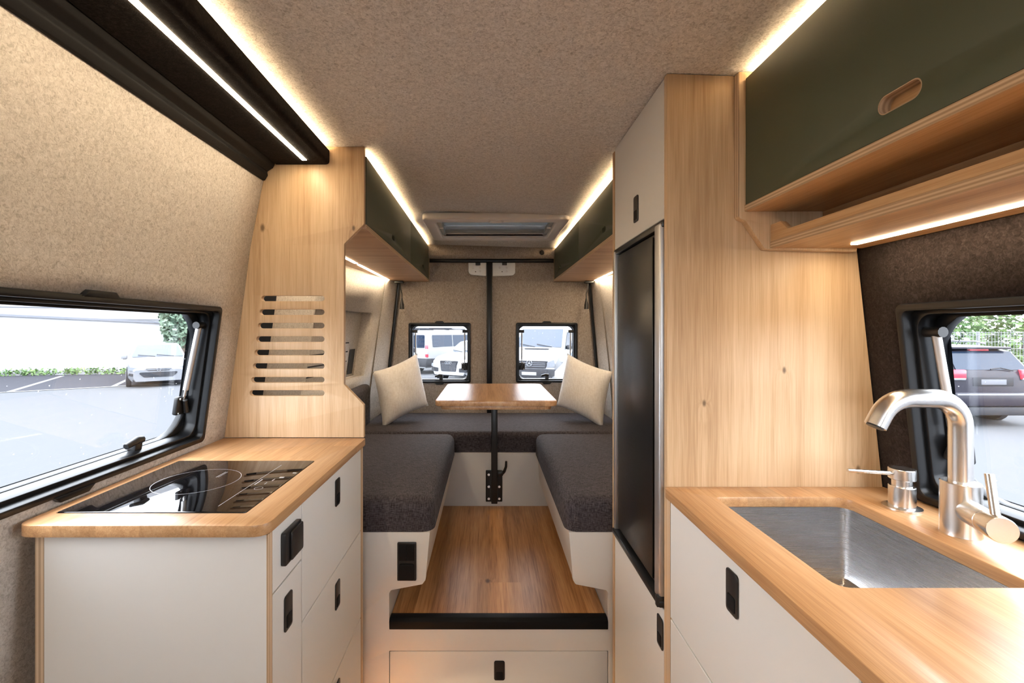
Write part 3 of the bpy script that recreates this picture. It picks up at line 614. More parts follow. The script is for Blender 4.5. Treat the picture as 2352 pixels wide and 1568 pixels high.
ob('worktop', pan('xy', rpoly([(0.3785, 0.05), (0.872, 0.05), (0.853, 0.985), (0.3785, 0.985, 0.014)]), [rpoly([(SK[0], SK[2], 0.02), (SK[1], SK[2], 0.02), (SK[1], SK[3], 0.03), (SK[0], SK[3], 0.008)])], 0.8795, 0.900, 0.002, 1), M_top,
   label='oak worktop around the steel sink', cat='worktop')
s = thing('kitchen_sink', (0.59, 0.76, 0.73), 'undermount brushed steel sink in the right worktop', 'sink')
def bowl(x0, x1, y0, y1, zt, zb, r):
    g = G(); n = 5; rings = []
    specs = [(0.012, zt), (0.0, zt), (0.0, zb+0.02), (-0.004, zb+0.008), (-0.015, zb)]
    for o_, z in specs:
        rr = max(0.004, r+o_); rings.append([(p[0], p[1], z) for p in rrect(x0-o_, x1+o_, y0-o_, y1+o_, rr, n)])
    m = len(rings[0]); v = [p for q in rings for p in q]; f = []
    for i in range(len(rings)-1):
        for k in range(m): f.append((i*m+k, i*m+(k+1) % m, (i+1)*m+(k+1) % m, (i+1)*m+k))
    f.append(tuple((len(rings)-1)*m+k for k in range(m))); return g.add(v, f)
o = ob('bowl', bowl(SK[0]-0.003, SK[1]+0.003, SK[2]-0.003, SK[3]+0.003, 0.8785, 0.730, 0.014), M_sink, s, smooth=30)
ob('drain', G().tube([(0.60, 0.76, 0.7305), (0.60, 0.76, 0.7335), (0.60, 0.76, 0.7320)], [0.040, 0.038, 0.030], 28), M_steel, s)
# tap
tx, ty = 0.782, 0.756
T = thing('kitchen_tap', (tx, ty, 0.90), 'brushed steel kitchen tap with a bent spout beside the sink', 'tap')
ob('base', G().tube([(tx, ty, 0.9002), (tx, ty, 0.905), (tx, ty, 0.985), (tx, ty, 0.9865)], [0.0265, 0.0258, 0.0258, 0.0245], 32), M_steel, T)
pts = [(tx, ty, 0.985), (tx, ty, 1.03), (tx, ty, 1.078)]
R_ = 0.045
for k in range(1, 10): a = PI/2*k/9; pts.append((tx-R_+R_*math.cos(a), ty, 1.0785+R_*math.sin(a)))
pts.append((tx-R_-0.042, ty, 1.1235))
cx = tx-R_-0.042; R2 = 0.050
for k in range(1, 9): a = math.radians(66)*k/8; pts.append((cx-R2*math.sin(a), ty, 1.1235-R2+R2*math.cos(a)))
l = Vector(pts[-1]); dr = (Vector(pts[-1])-Vector(pts[-2])).normalized(); pts.append(tuple(l+dr*0.018)); 
ob('spout', G().tube(pts, 0.0155, 24), M_steel, T)
ob('aerator', G().tube([tuple(Vector(pts[-1])-dr*0.001), tuple(Vector(pts[-1])+dr*0.002)], 0.012, 20), M_black, T)
p0 = Vector((tx-0.004, ty-0.018, 0.943)); p1 = Vector((0.738, 0.655, 0.949)); dv = (p1-p0).normalized()
b = ob('mixer_body', G().tube([p0, p0+dv*0.055, p0+dv*0.056, p0+dv*0.057, p1-dv*0.002, p1], [0.0185, 0.0185, 0.0175, 0.0185, 0.0185, 0.0175], 32), M_steel, T)
q = p1-dv*0.018+Vector((0, 0, 0.016))
ob('lever', G().tube([q, q+Vector((0.004, 0.012, 0.058))], 0.0058, 16), M_steel, b)
# soap dispenser
sx, sy = 0.785, 0.866
S = thing('soap_dispenser', (sx, sy, 0.90), 'brushed steel soap dispenser with a thin nozzle behind the tap', 'soap dispenser')
ob('flange', G().tube([(sx, sy, 0.9002), (sx, sy, 0.9035), (sx, sy, 0.9045)], [0.030, 0.030, 0.0275], 32), M_steel, S)
ob('collar', G().tube([(sx, sy, 0.904), (sx, sy, 0.9415), (sx, sy, 0.9425)], [0.0205, 0.0205, 0.0195], 32), M_steel, S)
ob('neck', G().cyl((sx, sy, 0.942), (sx, sy, 0.957), 0.0155, 28), M_steel, S)
hd = ob('pump_head', G().tube([(sx, sy, 0.955), (sx, sy, 0.956), (sx, sy, 0.974), (sx, sy, 0.975)], [0.0195, 0.0208, 0.0208, 0.0195], 32), M_steel, S)
ob('nozzle', G().tube([(sx-0.015, sy, 0.9655), (sx-0.103, sy, 0.9715)], [0.0042, 0.0032], 12), M_steel, hd)

# ------------------------------------------------------------------ kitchen overhead cabinet
GX = 0.545
k = thing('kitchen_overhead_cabinet', (0.65, 0.5, 1.40), 'large olive green overhead cabinet with an open shelf above the sink', 'cabinet')
prof = [(xright(z, 0.97)-0.003, z) for z in (1.403, 1.55, 1.72, 1.775)]
ob('side_panel', pan('xz', rpoly([(0.533, 1.784), (0.533, 1.474, 0.006), (0.547, 1.468, 0.006), (0.588, 1.408, 0.008), (0.783, 1.403, 0.005)]+prof[1:]), [], 0.968, 0.9855, 0.0012), M_oak_r, k)
ob('side_panel_edge', bx(0.5315, 0.533, 0.9685, 0.985, 1.478, 1.783), M_plyy, k)
KY0 = -0.25
slot = rrect(0.574, 0.639, 1.532, 1.558, 0.0125, 6)
ob('door', pan('yz', [(KY0, 1.502), (0.966, 1.502), (0.966, 1.768), (KY0, 1.768)], [slot], GX, GX+0.017, 0.001), M_green, k)
ob('finger_pull_rim', pan('yz', slot, [rrect(0.5755, 0.6375, 1.5335, 1.5565, 0.0112, 6)], GX+0.0005, GX+0.0172), M_plyx, k, label='pale cut edge of the finger slot')
ob('finger_pull_backing', bx(GX+0.0175, GX+0.024, KY0, 0.966, 1.503, 1.742), M_oak_y, k, label='oak seen through the finger slot')
ob('bottom_panel', bx(GX+0.002, 0.722, KY0, 0.967, 1.488, 1.501), M_oak_y, k)
ob('bottom_edge', bx(GX-0.001, GX+0.002, KY0, 0.967, 1.488, 1.501), M_plyz, k, label='layered plywood edge under the green door')
ob('top_panel', bx(GX+0.02, 0.722, KY0, 0.967, 1.754, 1.760), M_white, k)
ob('shelf_back', bx(0.709, 0.722, KY0, 0.967, 1.4245, 1.4875), M_oak_y, k)
ob('shelf', bx(0.600, 0.792, KY0, 0.967, 1.410, 1.424), M_oak_y, k)
ob('shelf_edge', bx(0.598, 0.600, KY0, 0.967, 1.410, 1.424), M_plyz, k, label='layered plywood front edge of the shelf')
ob('shelf_lip', pan('yz', rpoly([(KY0, 1.4242), (0.967, 1.4242), (0.967, 1.460, 0.004), (0.935, 1.460, 0.006), (0.912, 1.4395, 0.008), (KY0, 1.4395)]), [], 0.5985, 0.6115, 0.001), M_oak_y, k)
ob('light_strip', bx(0.731, 0.743, KY0+0.05, 0.920, 1.4084, 1.412), M_led_down, k, label='glowing warm white light strip')
ob('cove_light_strip', bx(GX+0.022, GX+0.032, KY0+0.05, 0.955, 1.7605, 1.764), M_led_cove, k, label='hidden warm light strip washing the ceiling')

# ------------------------------------------------------------------ seating: white frame, platform, cushions, table
FYZ = 0.317
B = thing('seating_frame', (0.035, 1.95, 0.0), 'white bench frame around the raised oak floor', 'bench frame')
BY = 1.456
op = [(-0.184, 0.594), (-0.198, 0.442, 0.006), (-0.208, 0.4285, 0.008), (-0.308, 0.4095, 0.008), (-0.3135, 0.400, 0.004), (-0.3135, 0.288), (0.384, 0.288), (0.384, 0.400, 0.004), (0.378, 0.4095, 0.008), (0.280, 0.4285, 0.008), (0.272, 0.442, 0.006), (0.2595, 0.594)]
out = [(-0.84, 0.594)]+op+[(0.85, 0.594), (0.85, 0.001), (-0.84, 0.001)]
DR = (-0.3135, 0.384, 0.025, 0.217)
ob('front_panel', pan('xz', rpoly(out), [rrect(DR[0], DR[1], DR[2], DR[3], 0.003, 3)], BY, BY+0.018, 0.001), M_white, B)
d = ob('drawer', pan('xz', rrect(DR[0]+0.002, DR[1]-0.002, DR[2]+0.002, DR[3]-0.002, 0.003, 3), [], BY+0.0005, BY+0.018, 0.001), M_white, B); latch_y(BY+0.0005, 0.0375, 0.155, d)
ob('drawer_box', bx(DR[0]+0.01, DR[1]-0.01, BY+0.019, 1.9, DR[2], DR[3]-0.003), M_gap, B)
def bench_in(sg, top, x1, x2, x3):
    return G().prism([(top, 0.594), (x1, 0.442), (x2, 0.4285), (x3, 0.4085), (x3, 0.300), (x3+sg*0.016, 0.300), (x3+sg*0.016, 0.425), (x1+sg*0.016, 0.455), (top+sg*0.016, 0.594)], 'y', BY+0.0185, 2.40)
ob('inner_panel', bench_in(-1, -0.186, -0.200, -0.210, -0.3135), M_white, B)
ob('inner_panel', bench_in(1, 0.2615, 0.274, 0.282, 0.384), M_white, B)
ob('rear_panel', bx(-0.33, 0.40, 2.401, 2.419, 0.300, 0.594), M_white, B)
for a, b_, n_ in ((-0.84, -0.203, 'seat_board'), (0.278, 0.85, 'seat_board')): ob(n_, bx(a, b_, BY+0.019, 2.42, 0.580, 0.593), M_white, B)
ob('seat_board', bx(-0.74, 0.80, 2.4205, 3.03, 0.580, 0.593), M_white, B)
so = ob('double_switch', pan('xz', rrect(-0.2865, -0.2265, 0.4435, 0.5645, 0.003, 3), [], BY, BY-0.008, 0.0015), M_black, B, label='black double switch and socket plate')
ob('rocker', bx(-0.281, -0.257, BY-0.0105, BY-0.0075, 0.508, 0.559), M_blackm, so, bevel=0.002)
ob('rocker', bx(-0.256, -0.232, BY-0.0105, BY-0.0075, 0.508, 0.559), M_blackm, so, bevel=0.002)
ob('socket_lid', pan('xz', rrect(-0.281, -0.232, 0.447, 0.498, 0.006, 4), [], BY-0.0075, BY-0.013, 0.002), M_blackm, so)
o = ob('floor_platform', bx(-0.3115, 0.382, BY+0.012, 2.400, 0.290, FYZ), M_floorw, kind='structure', label='raised oak floor between the benches')
ob('trim_7', G().prism([(BY-0.004, 0.287), (BY+0.03, 0.287), (BY+0.03, 0.3195), (BY+0.006, 0.3195), (BY-0.004, 0.312)], 'x', -0.3125, 0.383), M_blackm, bevel=0.0015, kind='structure', label='black step edge in front of the raised oak floor')
def cushion(name, x0, x1, y0, y1, z0, z1, r, label, cat='cushion', group='charcoal seat cushions', sag=0.006):
    g = bx(x0, x1, y0, y1, z0, z1)
    bm = bmesh.new(); bv = [bm.verts.new(p) for p in g.v]; [bm.faces.new([bv[i] for i in q]) for q in g.f]
    bmesh.ops.recalc_face_normals(bm, faces=bm.faces)
    ver = [e_ for e_ in bm.edges if abs(e_.verts[0].co.z-e_.verts[1].co.z) > 0.01]
    top = [e_ for e_ in bm.edges if e_.verts[0].co.z > z1-1e-4 and e_.verts[1].co.z > z1-1e-4]
    bmesh.ops.bevel(bm, geom=ver+top, offset=r, segments=6, affect='EDGES', profile=0.55, clamp_overlap=True)
    bm.verts.index_update(); q = G(); q.v = [tuple(v_.co) for v_ in bm.verts]; q.f = [tuple(v_.index for v_ in p.verts) for p in bm.faces]; bm.free()
    return ob(name, q, M_cush, smooth=60, label=label, cat=cat, group=group)
cushion('seat_cushion', -0.80, -0.172, BY+0.002, 2.414, 0.5945, 0.699, 0.045, 'charcoal seat cushion on the left bench')
cushion('seat_cushion', 0.250, 0.82, BY+0.002, 2.414, 0.5945, 0.699, 0.045, 'charcoal seat cushion on the right bench')
cushion('seat_cushion', -0.715, 0.775, 2.416, 3.012, 0.5945, 0.701, 0.035, 'long charcoal seat cushion across the rear behind the table')
cushion('back_cushion', -0.752, -0.688, 1.50, 2.70, 0.700, 0.925, 0.03, 'charcoal back cushion against the left wall', group='charcoal back cushions')
cushion('back_cushion', 0.740, 0.792, 1.50, 2.70, 0.700, 0.925, 0.03, 'charcoal back cushion against the right wall', group='charcoal back cushions')

def pillow(c, e1, e2, label, T=0.092):
    e1 = Vector(e1); e2 = Vector(e2); c = Vector(c); nn = e1.cross(e2).normalized(); n = 22; g = G(); v = []; random.seed(5)
    for sd in (1, -1):
        for i in range(n+1):
            for j in range(n+1):
                u = 2*i/n-1; w = 2*j/n-1
                pin_u = u*(1-0.10*(1-w*w)*abs(u)**2*1.0); pin_w = w*(1-0.10*(1-u*u)*abs(w)**2)
                th = T*((1-abs(u)**2.6)*(1-abs(w)**2.6))**0.55
                th += 0.004*math.sin(7*u+3*w)*(1-u*u)*(1-w*w)
                v.append(c+e1*0.5*pin_u+e2*0.5*pin_w+nn*sd*th)
    m = (n+1)**2; f = []
    for s_ in range(2):
        for i in range(n):
            for j in range(n):
                a = s_*m+i*(n+1)+j; f.append((a, a+n+1, a+n+2, a+1))
    g.add(v, f)
    bm = bmesh.new(); bv = [bm.verts.new(p) for p in g.v]; [bm.faces.new([bv[i] for i in q]) for q in g.f]
    bmesh.ops.remove_doubles(bm, verts=bm.verts, dist=0.0005); bm.verts.index_update()
    q = G(); q.v = [tuple(x.co) for x in bm.verts]; q.f = [tuple(x.index for x in p.verts) for p in bm.faces]; bm.free()
    return ob('throw_pillow', q, M_pill, smooth=80, label=label, cat='pillow', group='cream throw pillows')
pillow((-0.520, 2.74, 0.888), (0.235, 0.20, 0.100), (-0.085, 0.10, 0.315), 'cream throw pillow leaning on the left back cushion')
pillow((0.578, 2.74, 0.888), (-0.235, 0.20, 0.100), (0.085, 0.10, 0.315), 'cream throw pillow leaning in the right corner')

tb = thing('dining_table', (0.033, 2.1, 0.34), 'small oak table on one black post between the benches', 'table')
ob('tabletop', pan('xy', rrect(-0.204, 0.270, 1.75, 2.345, 0.035), [], 0.946, 0.966, 0.003, 2), M_table, tb)
ob('lower_board', pan('xy', rrect(-0.184, 0.250, 1.762, 2.333, 0.03), [], 0.932, 0.9455, 0.001), M_table, tb)
px_ = 0.035
ob('post', bx(px_-0.016, px_+0.016, 2.352, 2.392, 0.345, 0.90), M_black, tb, bevel=0.003)
ob('arm', bx(px_-0.016, px_+0.028, 2.02, 2.392, 0.900, 0.9315), M_black, tb, bevel=0.003)
ob('arm_joint', G().cyl((px_+0.012, 2.05, 0.885), (px_+0.012, 2.05, 0.9315), 0.024, 20), M_black, tb)
pl = ob('mounting_plate', pan('xz', rrect(-0.010, 0.077, 0.342, 0.506, 0.004, 3), [], 2.4005, 2.393, 0.001), M_black, tb)
for sx_ in (0.006, 0.061):
    for sz in (0.358, 0.421, 0.484): ob('screw', G().cyl((sx_, 2.394, sz), (sx_, 2.390, sz), 0.0065, 14), M_chrome, pl)
ob('clamp', bx(px_+0.016, px_+0.045, 2.36, 2.39, 0.487, 0.507), M_black, tb, bevel=0.003)
ob('clamp_lever', G().tube([(px_+0.042, 2.372, 0.497), (px_+0.052, 2.366, 0.510), (px_+0.060, 2.362, 0.535), (px_+0.061, 2.360, 0.563)], [0.0085, 0.0075, 0.0065, 0.0055], 12), M_black, tb)

# warm strip under the left cabinet plinth
ob('floor_light', bx(LX-0.045, LX-0.035, 0.85, 1.40, 0.052, 0.0575), emit('led_plinth', LEDC, 70), label='warm light strip under the left cabinet fronts', cat='light strip')

# ------------------------------------------------------------------ outside
GZ = -0.75
def gp(px, py):
    d = (CZ-GZ)*F/(py-VY); return ((px-VX)*d/F, d)
M_asph = plain('asphalt', (0.080, 0.082, 0.087), 0.97, spec=0.03)
M_asph2 = plain('dark_asphalt', (0.042, 0.042, 0.048), 0.97, spec=0.03)
M_line = plain('road_paint', (0.16, 0.16, 0.16), 0.8)
M_wall = plain('white_render', (0.25, 0.25, 0.26), 0.9)
M_cope = plain('grey_coping', (0.10, 0.105, 0.12), 0.8)
M_carw = plain('white_car_paint', (0.205, 0.21, 0.222), 0.3, spec=0.25)
M_cars = plain('silver_car_paint', (0.125, 0.13, 0.142), 0.3, spec=0.25)
M_card = plain('dark_car_paint', (0.014, 0.013, 0.020), 0.3, spec=0.25)
M_trim = plain('car_black_trim', (0.018, 0.019, 0.023), 0.6, spec=0.2)
M_tyre = plain('tyre', (0.025, 0.025, 0.028), 0.8)
M_rim = plain('wheel_rim', (0.16, 0.165, 0.18), 0.5)
M_win = plain('car_window', (0.012, 0.020, 0.036), 0.1, spec=0.2)
M_win2 = plain('car_windscreen', (0.050, 0.060, 0.078), 0.12, spec=0.2)
M_lamp = plain('headlamp', (0.13, 0.14, 0.16), 0.15, spec=0.8)
M_red = plain('tail_lamp', (0.60, 0.03, 0.05), 0.2)
M_plate = plain('number_plate', (0.20, 0.20, 0.20), 0.5)
def leafmat(name, a, b):
    m, nt, bs = newmat(name); g = N(nt, 'ShaderNodeNewGeometry'); n = N(nt, 'ShaderNodeTexNoise', i_Scale=2.2, i_Detail=4.0); nt.links.new(g.outputs['Position'], n.inputs['Vector'])
    nt.links.new(ramp(nt, n.outputs[0], [(0.35, a), (0.65, b)]), bs.inputs['Base Color']); bs.inputs['Roughness'].default_value = 0.7
    return m
M_leaf = leafmat('leaf_green', (0.035, 0.08, 0.02), (0.14, 0.22, 0.07))
M_leaf2 = leafmat('leaf_grey_green', (0.05, 0.09, 0.06), (0.13, 0.18, 0.12))
M_bark = plain('bark', (0.12, 0.09, 0.07), 0.9)
ob('ground', bx(-90, 90, -60, 90, GZ-0.2, GZ), M_asph, kind='structure', label='grey paved yard around the van')
# darker parking strip on the left with white lines
a = gp(-420, 922); b_ = gp(440, 878); c1 = (-9.5, 23.6); c2 = (-50, 16)
ob('parking_strip', G().prism([a, b_, c1, c2], 'z', GZ, GZ+0.012), M_asph2, kind='structure', label='dark asphalt parking strip below the white wall')
def line(p, q, w, label):
    p = Vector(gp(*p)); q = Vector(gp(*q)); n = (q-p).normalized(); n = Vector((-n.y, n.x))*w/2
    ob('parking_line', G().prism([tuple(p-n), tuple(q-n), tuple(q+n), tuple(p+n)], 'z', GZ+0.0125, GZ+0.018), M_line, label=label, cat='road marking', group='white parking lines')
line((-300, 918), (430, 879), 0.16, 'long white parking line along the dark asphalt strip')
line((19, 901), (143, 864), 0.16, 'diagonal white parking line nearest the left frame edge')
line((262, 887), (298, 870), 0.16, 'diagonal white parking line beside the parked car')
# white wall with sloping coping and a taller white building behind
pA = Vector((-42.0, 15.6)); pB = Vector((-10.5, 22.45)); dW = (pB-pA).normalized(); nW = Vector((-dW.y, dW.x)); Lw = (pB-pA).length
def wallmap(u, n, z): p = pA+dW*u+nW*n; return (p.x, p.y, z)
W = thing('boundary_wall', ((pA.x+pB.x)/2, (pA.y+pB.y)/2, GZ), 'white rendered wall across the yard behind the parked car', 'wall')
u0_ = 21.1
zl, zr = 2.9, 1.35
ob('wall_face', G().prism([(0, GZ), (Lw, GZ), (Lw, zr), (0, zl)], 'y', 0, 0.3).map(wallmap), M_wall, W)
ob('coping', G().prism([(0, zl), (Lw, zr), (Lw, zr+0.10), (0, zl+0.10)], 'y', -0.08, 0.36).map(wallmap), M_cope, W)
bd = thing('white_building', (-30, 24, GZ), 'plain white building rising above the boundary wall', 'building')
ob('facade', G().prism([(-6, GZ), (Lw+1.5, GZ), (Lw+1.5, 7.5), (-6, 7.5)], 'y', 2.4, 6).map(wallmap), M_wall, bd)
for q_ in range(4): ob('cladding_joint', G().prism([(-5, 2.0+q_*0.55), (Lw+1.4, 1.75+q_*0.55), (Lw+1.4, 1.79+q_*0.55), (-5, 2.04+q_*0.55)], 'y', 2.36, 2.41).map(wallmap), M_cope, bd)
random.seed(11)
def leaves(c, r, n, size, seed, fill=0.55):
    rnd = random.Random(seed); g = G(); v = []; f = []
    for k in range(n):
        while True:
            p = Vector((rnd.uniform(-1, 1), rnd.uniform(-1, 1), rnd.uniform(-1, 1)))
            if fill < p.length < 1: break
        p = Vector((p.x*r[0], p.y*r[1], p.z*r[2]))+Vector(c)
        a = Vector((rnd.gauss(0, 1), rnd.gauss(0, 1), rnd.gauss(0, 1))).normalized(); b = a.orthogonal().normalized(); s_ = size*rnd.uniform(0.6, 1.3)
        i = len(v); v += [p-a*s_, p+b*s_*0.45, p+a*s_, p-b*s_*0.45]; f.append((i, i+1, i+2, i+3))
    return g.add(v, f)
# weeds along the wall foot
g = G()
rnd = random.Random(3)
for k in range(260):
    u = rnd.uniform(18, Lw-0.5); g.add(leaves((*wallmap(u, -0.12, GZ+0.08)[:2], GZ+rnd.uniform(0.05, 0.25)), (0.25, 0.12, 0.14), 6, 0.07, k).v, [tuple(range(4*i, 4*i+4)) for i in range(6)])
ob('weeds', g, M_leaf, kind='stuff', label='low green weeds along the foot of the white wall', cat='weeds', smooth=0)
def tree(name, c, r, n, size, label, mat, seed, trunk_h):
    t_ = thing(name, (c[0], c[1], GZ), label, 'tree')
    ob('trunk', G().tube([(c[0], c[1], GZ), (c[0]+0.1, c[1], GZ+trunk_h*0.5), (c[0], c[1], c[2])], [0.16, 0.12, 0.05], 10), M_bark, t_)
    for k in range(5):
        an = k*1.26; ob('branch', G().tube([(c[0], c[1], GZ+trunk_h*0.6+0.1*k), (c[0]+r[0]*0.6*math.cos(an), c[1]+r[1]*0.6*math.sin(an), c[2]+r[2]*0.35)], [0.06, 0.02], 8), M_bark, t_)
    o = ob('foliage', leaves(c, r, n, size, seed, 0.25), mat, t_, smooth=0); o['kind'] = 'stuff'
x_, y_ = (410-VX)*21.0/F, 21.0
tree('tree', (x_+0.4, 20.6, 1.9), (0.95, 0.7, 1.5), 1700, 0.13, 'grey green tree behind the silver car', M_leaf2, 4, 2.0)

# ---- vehicles
def vehicle(name, st, W_, loc, fwd, label, cat, paint, belt, roofz, glass_top, side_win, rear_win, wheels, wr, front=None, rear=None, zb=0.22, taper=0.24, mirror=None, skirt=True):
    """st: stations (x, ztop, width factor) rear to front; faces fwd"""
    fx = Vector((fwd[0], fwd[1], 0)).normalized(); fy = Vector((-fx.y, fx.x, 0))
    Mx = Matrix(((fx.x, fy.x, 0, loc[0]), (fx.y, fy.y, 0, loc[1]), (0, 0, 1, GZ), (0, 0, 0, 1)))
    V = thing(name, (loc[0], loc[1], GZ), label, cat)
    hw = W_/2
    def wt_(z): return 1-taper*max(0, min(1, (z-belt)/(roofz-belt)))
    def sec(x, zt, wf):
        w = hw*wf; bz = min(belt, zt-0.06); zm = (zb+bz)/2; ws = w*wt_(zt-0.05)
        h_ = [(w*0.90, zb), (w*0.985, zb+0.12), (w, zm), (w*0.985, bz), (ws*0.985, zt-0.05), (ws*0.90, zt-0.008), (ws*0.45, zt+0.012)]
        return [(x, y, z) for y, z in h_]+[(x, -y, z) for y, z in reversed(h_)]
    n = 14; v = []; f = []
    for s_ in st: v += sec(*s_)
    for i in range(len(st)-1):
        for j in range(n): f.append((i*n+j, i*n+(j+1) % n, (i+1)*n+(j+1) % n, (i+1)*n+j))
    f += [tuple(range(n)), tuple((len(st)-1)*n+j for j in range(n))]
    P = lambda nm, g, m, par=V, **k_: ob(nm, g.mat(Mx), m, par, **k_)
    body = P('body', G().add(v, f), paint, smooth=32)
    # glass on the sloping top between station i and i+1
    for (i, nm, mt) in glass_top:
        (xa, za, wa), (xb, zb_, wb) = st[i], st[i+1]
        def pt(t, s_): 
            x = xa+(xb-xa)*t; z = za+(zb_-za)*t; w = hw*(wa+(wb-wa)*t)*wt_(z)
            nv = Vector((-(zb_-za), 0, xb-xa)).normalized(); nv = nv if nv.z > 0 else -nv
            return (x+nv.x*0.014, s_*w, z+nv.z*0.014)
        g = G().add([pt(0.05, 0.86), pt(0.05, 0.45), pt(0.05, -0.45), pt(0.05, -0.86), pt(0.95, -0.90), pt(0.95, -0.45), pt(0.95, 0.45), pt(0.95, 0.90)], [tuple(range(8))])
        ws = P(nm, g, mt)
        if nm == 'windscreen':
            for s_ in (0.55, -0.1):
                p = Vector(pt(0.97, s_)); q = Vector(pt(0.84, s_-0.6)); P('wiper', G().tube([p+Vector((0.02, 0, 0.02)), q+Vector((0.02, 0, 0.02))], 0.012, 6), M_trim, ws)
    for (xa, xb, xc, xd, z0, z1) in side_win:
        for s_ in (1, -1):
            g = G().add([(xa, s_*(hw*0.985*wt_(z0)+0.012), z0), (xb, s_*(hw*0.985*wt_(z0)+0.012), z0), (xc, s_*(hw*0.985*wt_(z1)+0.012), z1), (xd, s_*(hw*0.985*wt_(z1)+0.012), z1)], [(0, 1, 2, 3)])
            P('side_window', g, M_win)
    for (y0, y1, z0, z1) in rear_win:
        xr = st[0][0]-0.012
        P('rear_window', G().prism(rrect(y0, y1, z0, z1, 0.05, 4), 'x', xr, xr+0.03), M_win)
    for xw in wheels:
        for s_ in (1, -1):
            P('wheel_arch', G().cyl((xw, s_*(hw*0.86), wr+0.01), (xw, s_*(hw*1.003), wr+0.01), wr*1.17, 28), M_trim)
            w_ = P('wheel', G().tube([(xw, s_*hw*0.88, wr), (xw, s_*(hw*1.01), wr), (xw, s_*(hw*1.02), wr)], [wr, wr, wr*0.92], 28), M_tyre)
            P('rim', G().cyl((xw, s_*hw*1.0, wr), (xw, s_*(hw*1.028), wr), wr*0.66, 24), M_rim, w_)
            for q in range(5):
                an = q*2*PI/5; P('spoke_gap', G().cyl((xw+wr*0.42*math.cos(an), s_*hw*1.02, wr+wr*0.42*math.sin(an)), (xw+wr*0.42*math.cos(an), s_*hw*1.031, wr+wr*0.42*math.sin(an)), wr*0.11, 8), M_trim, w_)
    if mirror:
        xm, zm = mirror
        for s_ in (1, -1): P('wing_mirror', bx(xm-0.08, xm+0.06, min(s_*hw*0.99, s_*(hw+0.17)), max(s_*hw*0.99, s_*(hw+0.17)), zm-0.08, zm+0.08), paint if cat == 'car' else M_trim, bevel=0.04, segs=3)
    return V, P, st[-1][0], st[0][0], hw
def fpoly(pts, x0, x1): return G().prism(pts, 'x', x0, x1)
def wagon_front(P, xf, hw, emblem, lowgrille=True):
    P('headlamp', fpoly(rpoly([(hw*0.52, 0.66, 0.02), (hw*0.90, 0.74, 0.03), (hw*0.93, 0.62, 0.03), (hw*0.62, 0.58, 0.03)]), xf-0.22, xf+0.012), M_lamp)
    P('headlamp', fpoly(rpoly([(-hw*0.52, 0.66, 0.02), (-hw*0.90, 0.74, 0.03), (-hw*0.93, 0.62, 0.03), (-hw*0.62, 0.58, 0.03)]), xf-0.22, xf+0.012), M_lamp)

# silver estate car in the left window
st = [(-2.25, 0.95, 0.86), (-2.20, 1.05, 0.93), (-1.95, 1.40, 0.97), (-1.2, 1.49, 1), (-0.2, 1.51, 1), (0.35, 1.46, 1), (1.15, 1.00, 0.99), (1.75, 0.90, 0.96), (2.10, 0.77, 0.88), (2.22, 0.62, 0.78)]
cx_, cy_ = -13.0, 18.0
fw = (0.60, -0.80)
V, P, xf, xr, hw = vehicle('parked_car', st, 1.84, (cx_, cy_), fw, 'silver estate car parked facing the left window', 'car', M_cars, 0.93, 1.50, [(5, 'windscreen', M_win2), (1, 'tailgate_glass', M_win)],
    [(-1.75, -0.75, -0.75, -1.6, 0.98, 1.38), (-0.70, 0.25, 0.1, -0.70, 0.98, 1.40)], [], (-1.35, 1.35), 0.32, mirror=(0.85, 1.03))
wagon_front(P, xf-0.06, hw, 'ring')
P('upper_grille', fpoly(rpoly([(-0.40, 0.66, 0.02), (0.40, 0.66, 0.02), (0.30, 0.585, 0.03), (-0.30, 0.585, 0.03)]), xf-0.05, xf+0.010), M_trim)
P('chrome_bar', fpoly(rpoly([(-0.42, 0.640, 0.008), (0.42, 0.640, 0.008), (0.3, 0.612, 0.008), (-0.3, 0.612, 0.008)]), xf-0.05, xf+0.022), M_lamp)
P('lower_grille', fpoly(rpoly([(-0.60, 0.54, 0.05), (0.60, 0.54, 0.05), (0.42, 0.36, 0.08), (-0.42, 0.36, 0.08)]), xf-0.12, xf+0.012), M_trim)
P('number_plate', fpoly(rrect(-0.26, 0.26, 0.41, 0.52, 0.01, 2), xf, xf+0.022), M_trim)
for s_ in (1, -1): P('fog_lamp_vent', fpoly(rpoly([(s_*0.62, 0.47, 0.02), (s_*0.84, 0.52, 0.03), (s_*0.86, 0.44, 0.03), (s_*0.68, 0.40, 0.03)]), xf-0.3, xf-0.01), M_trim)
em = P('emblem', G().torus((xf+0.03, 0, 0.626), (1, 0, 0), 0.055, 0.009), M_lamp)
P('emblem_bolt', fpoly([(-0.10, 0.628), (0.02, 0.640), (0.02, 0.628), (0.10, 0.624), (-0.02, 0.612), (-0.02, 0.622)], xf+0.024, xf+0.034), M_lamp, em)
P('bumper_skirt', bx(xf-0.25, xf-0.03, -hw*0.80, hw*0.80, 0.20, 0.32), M_trim, bevel=0.03)

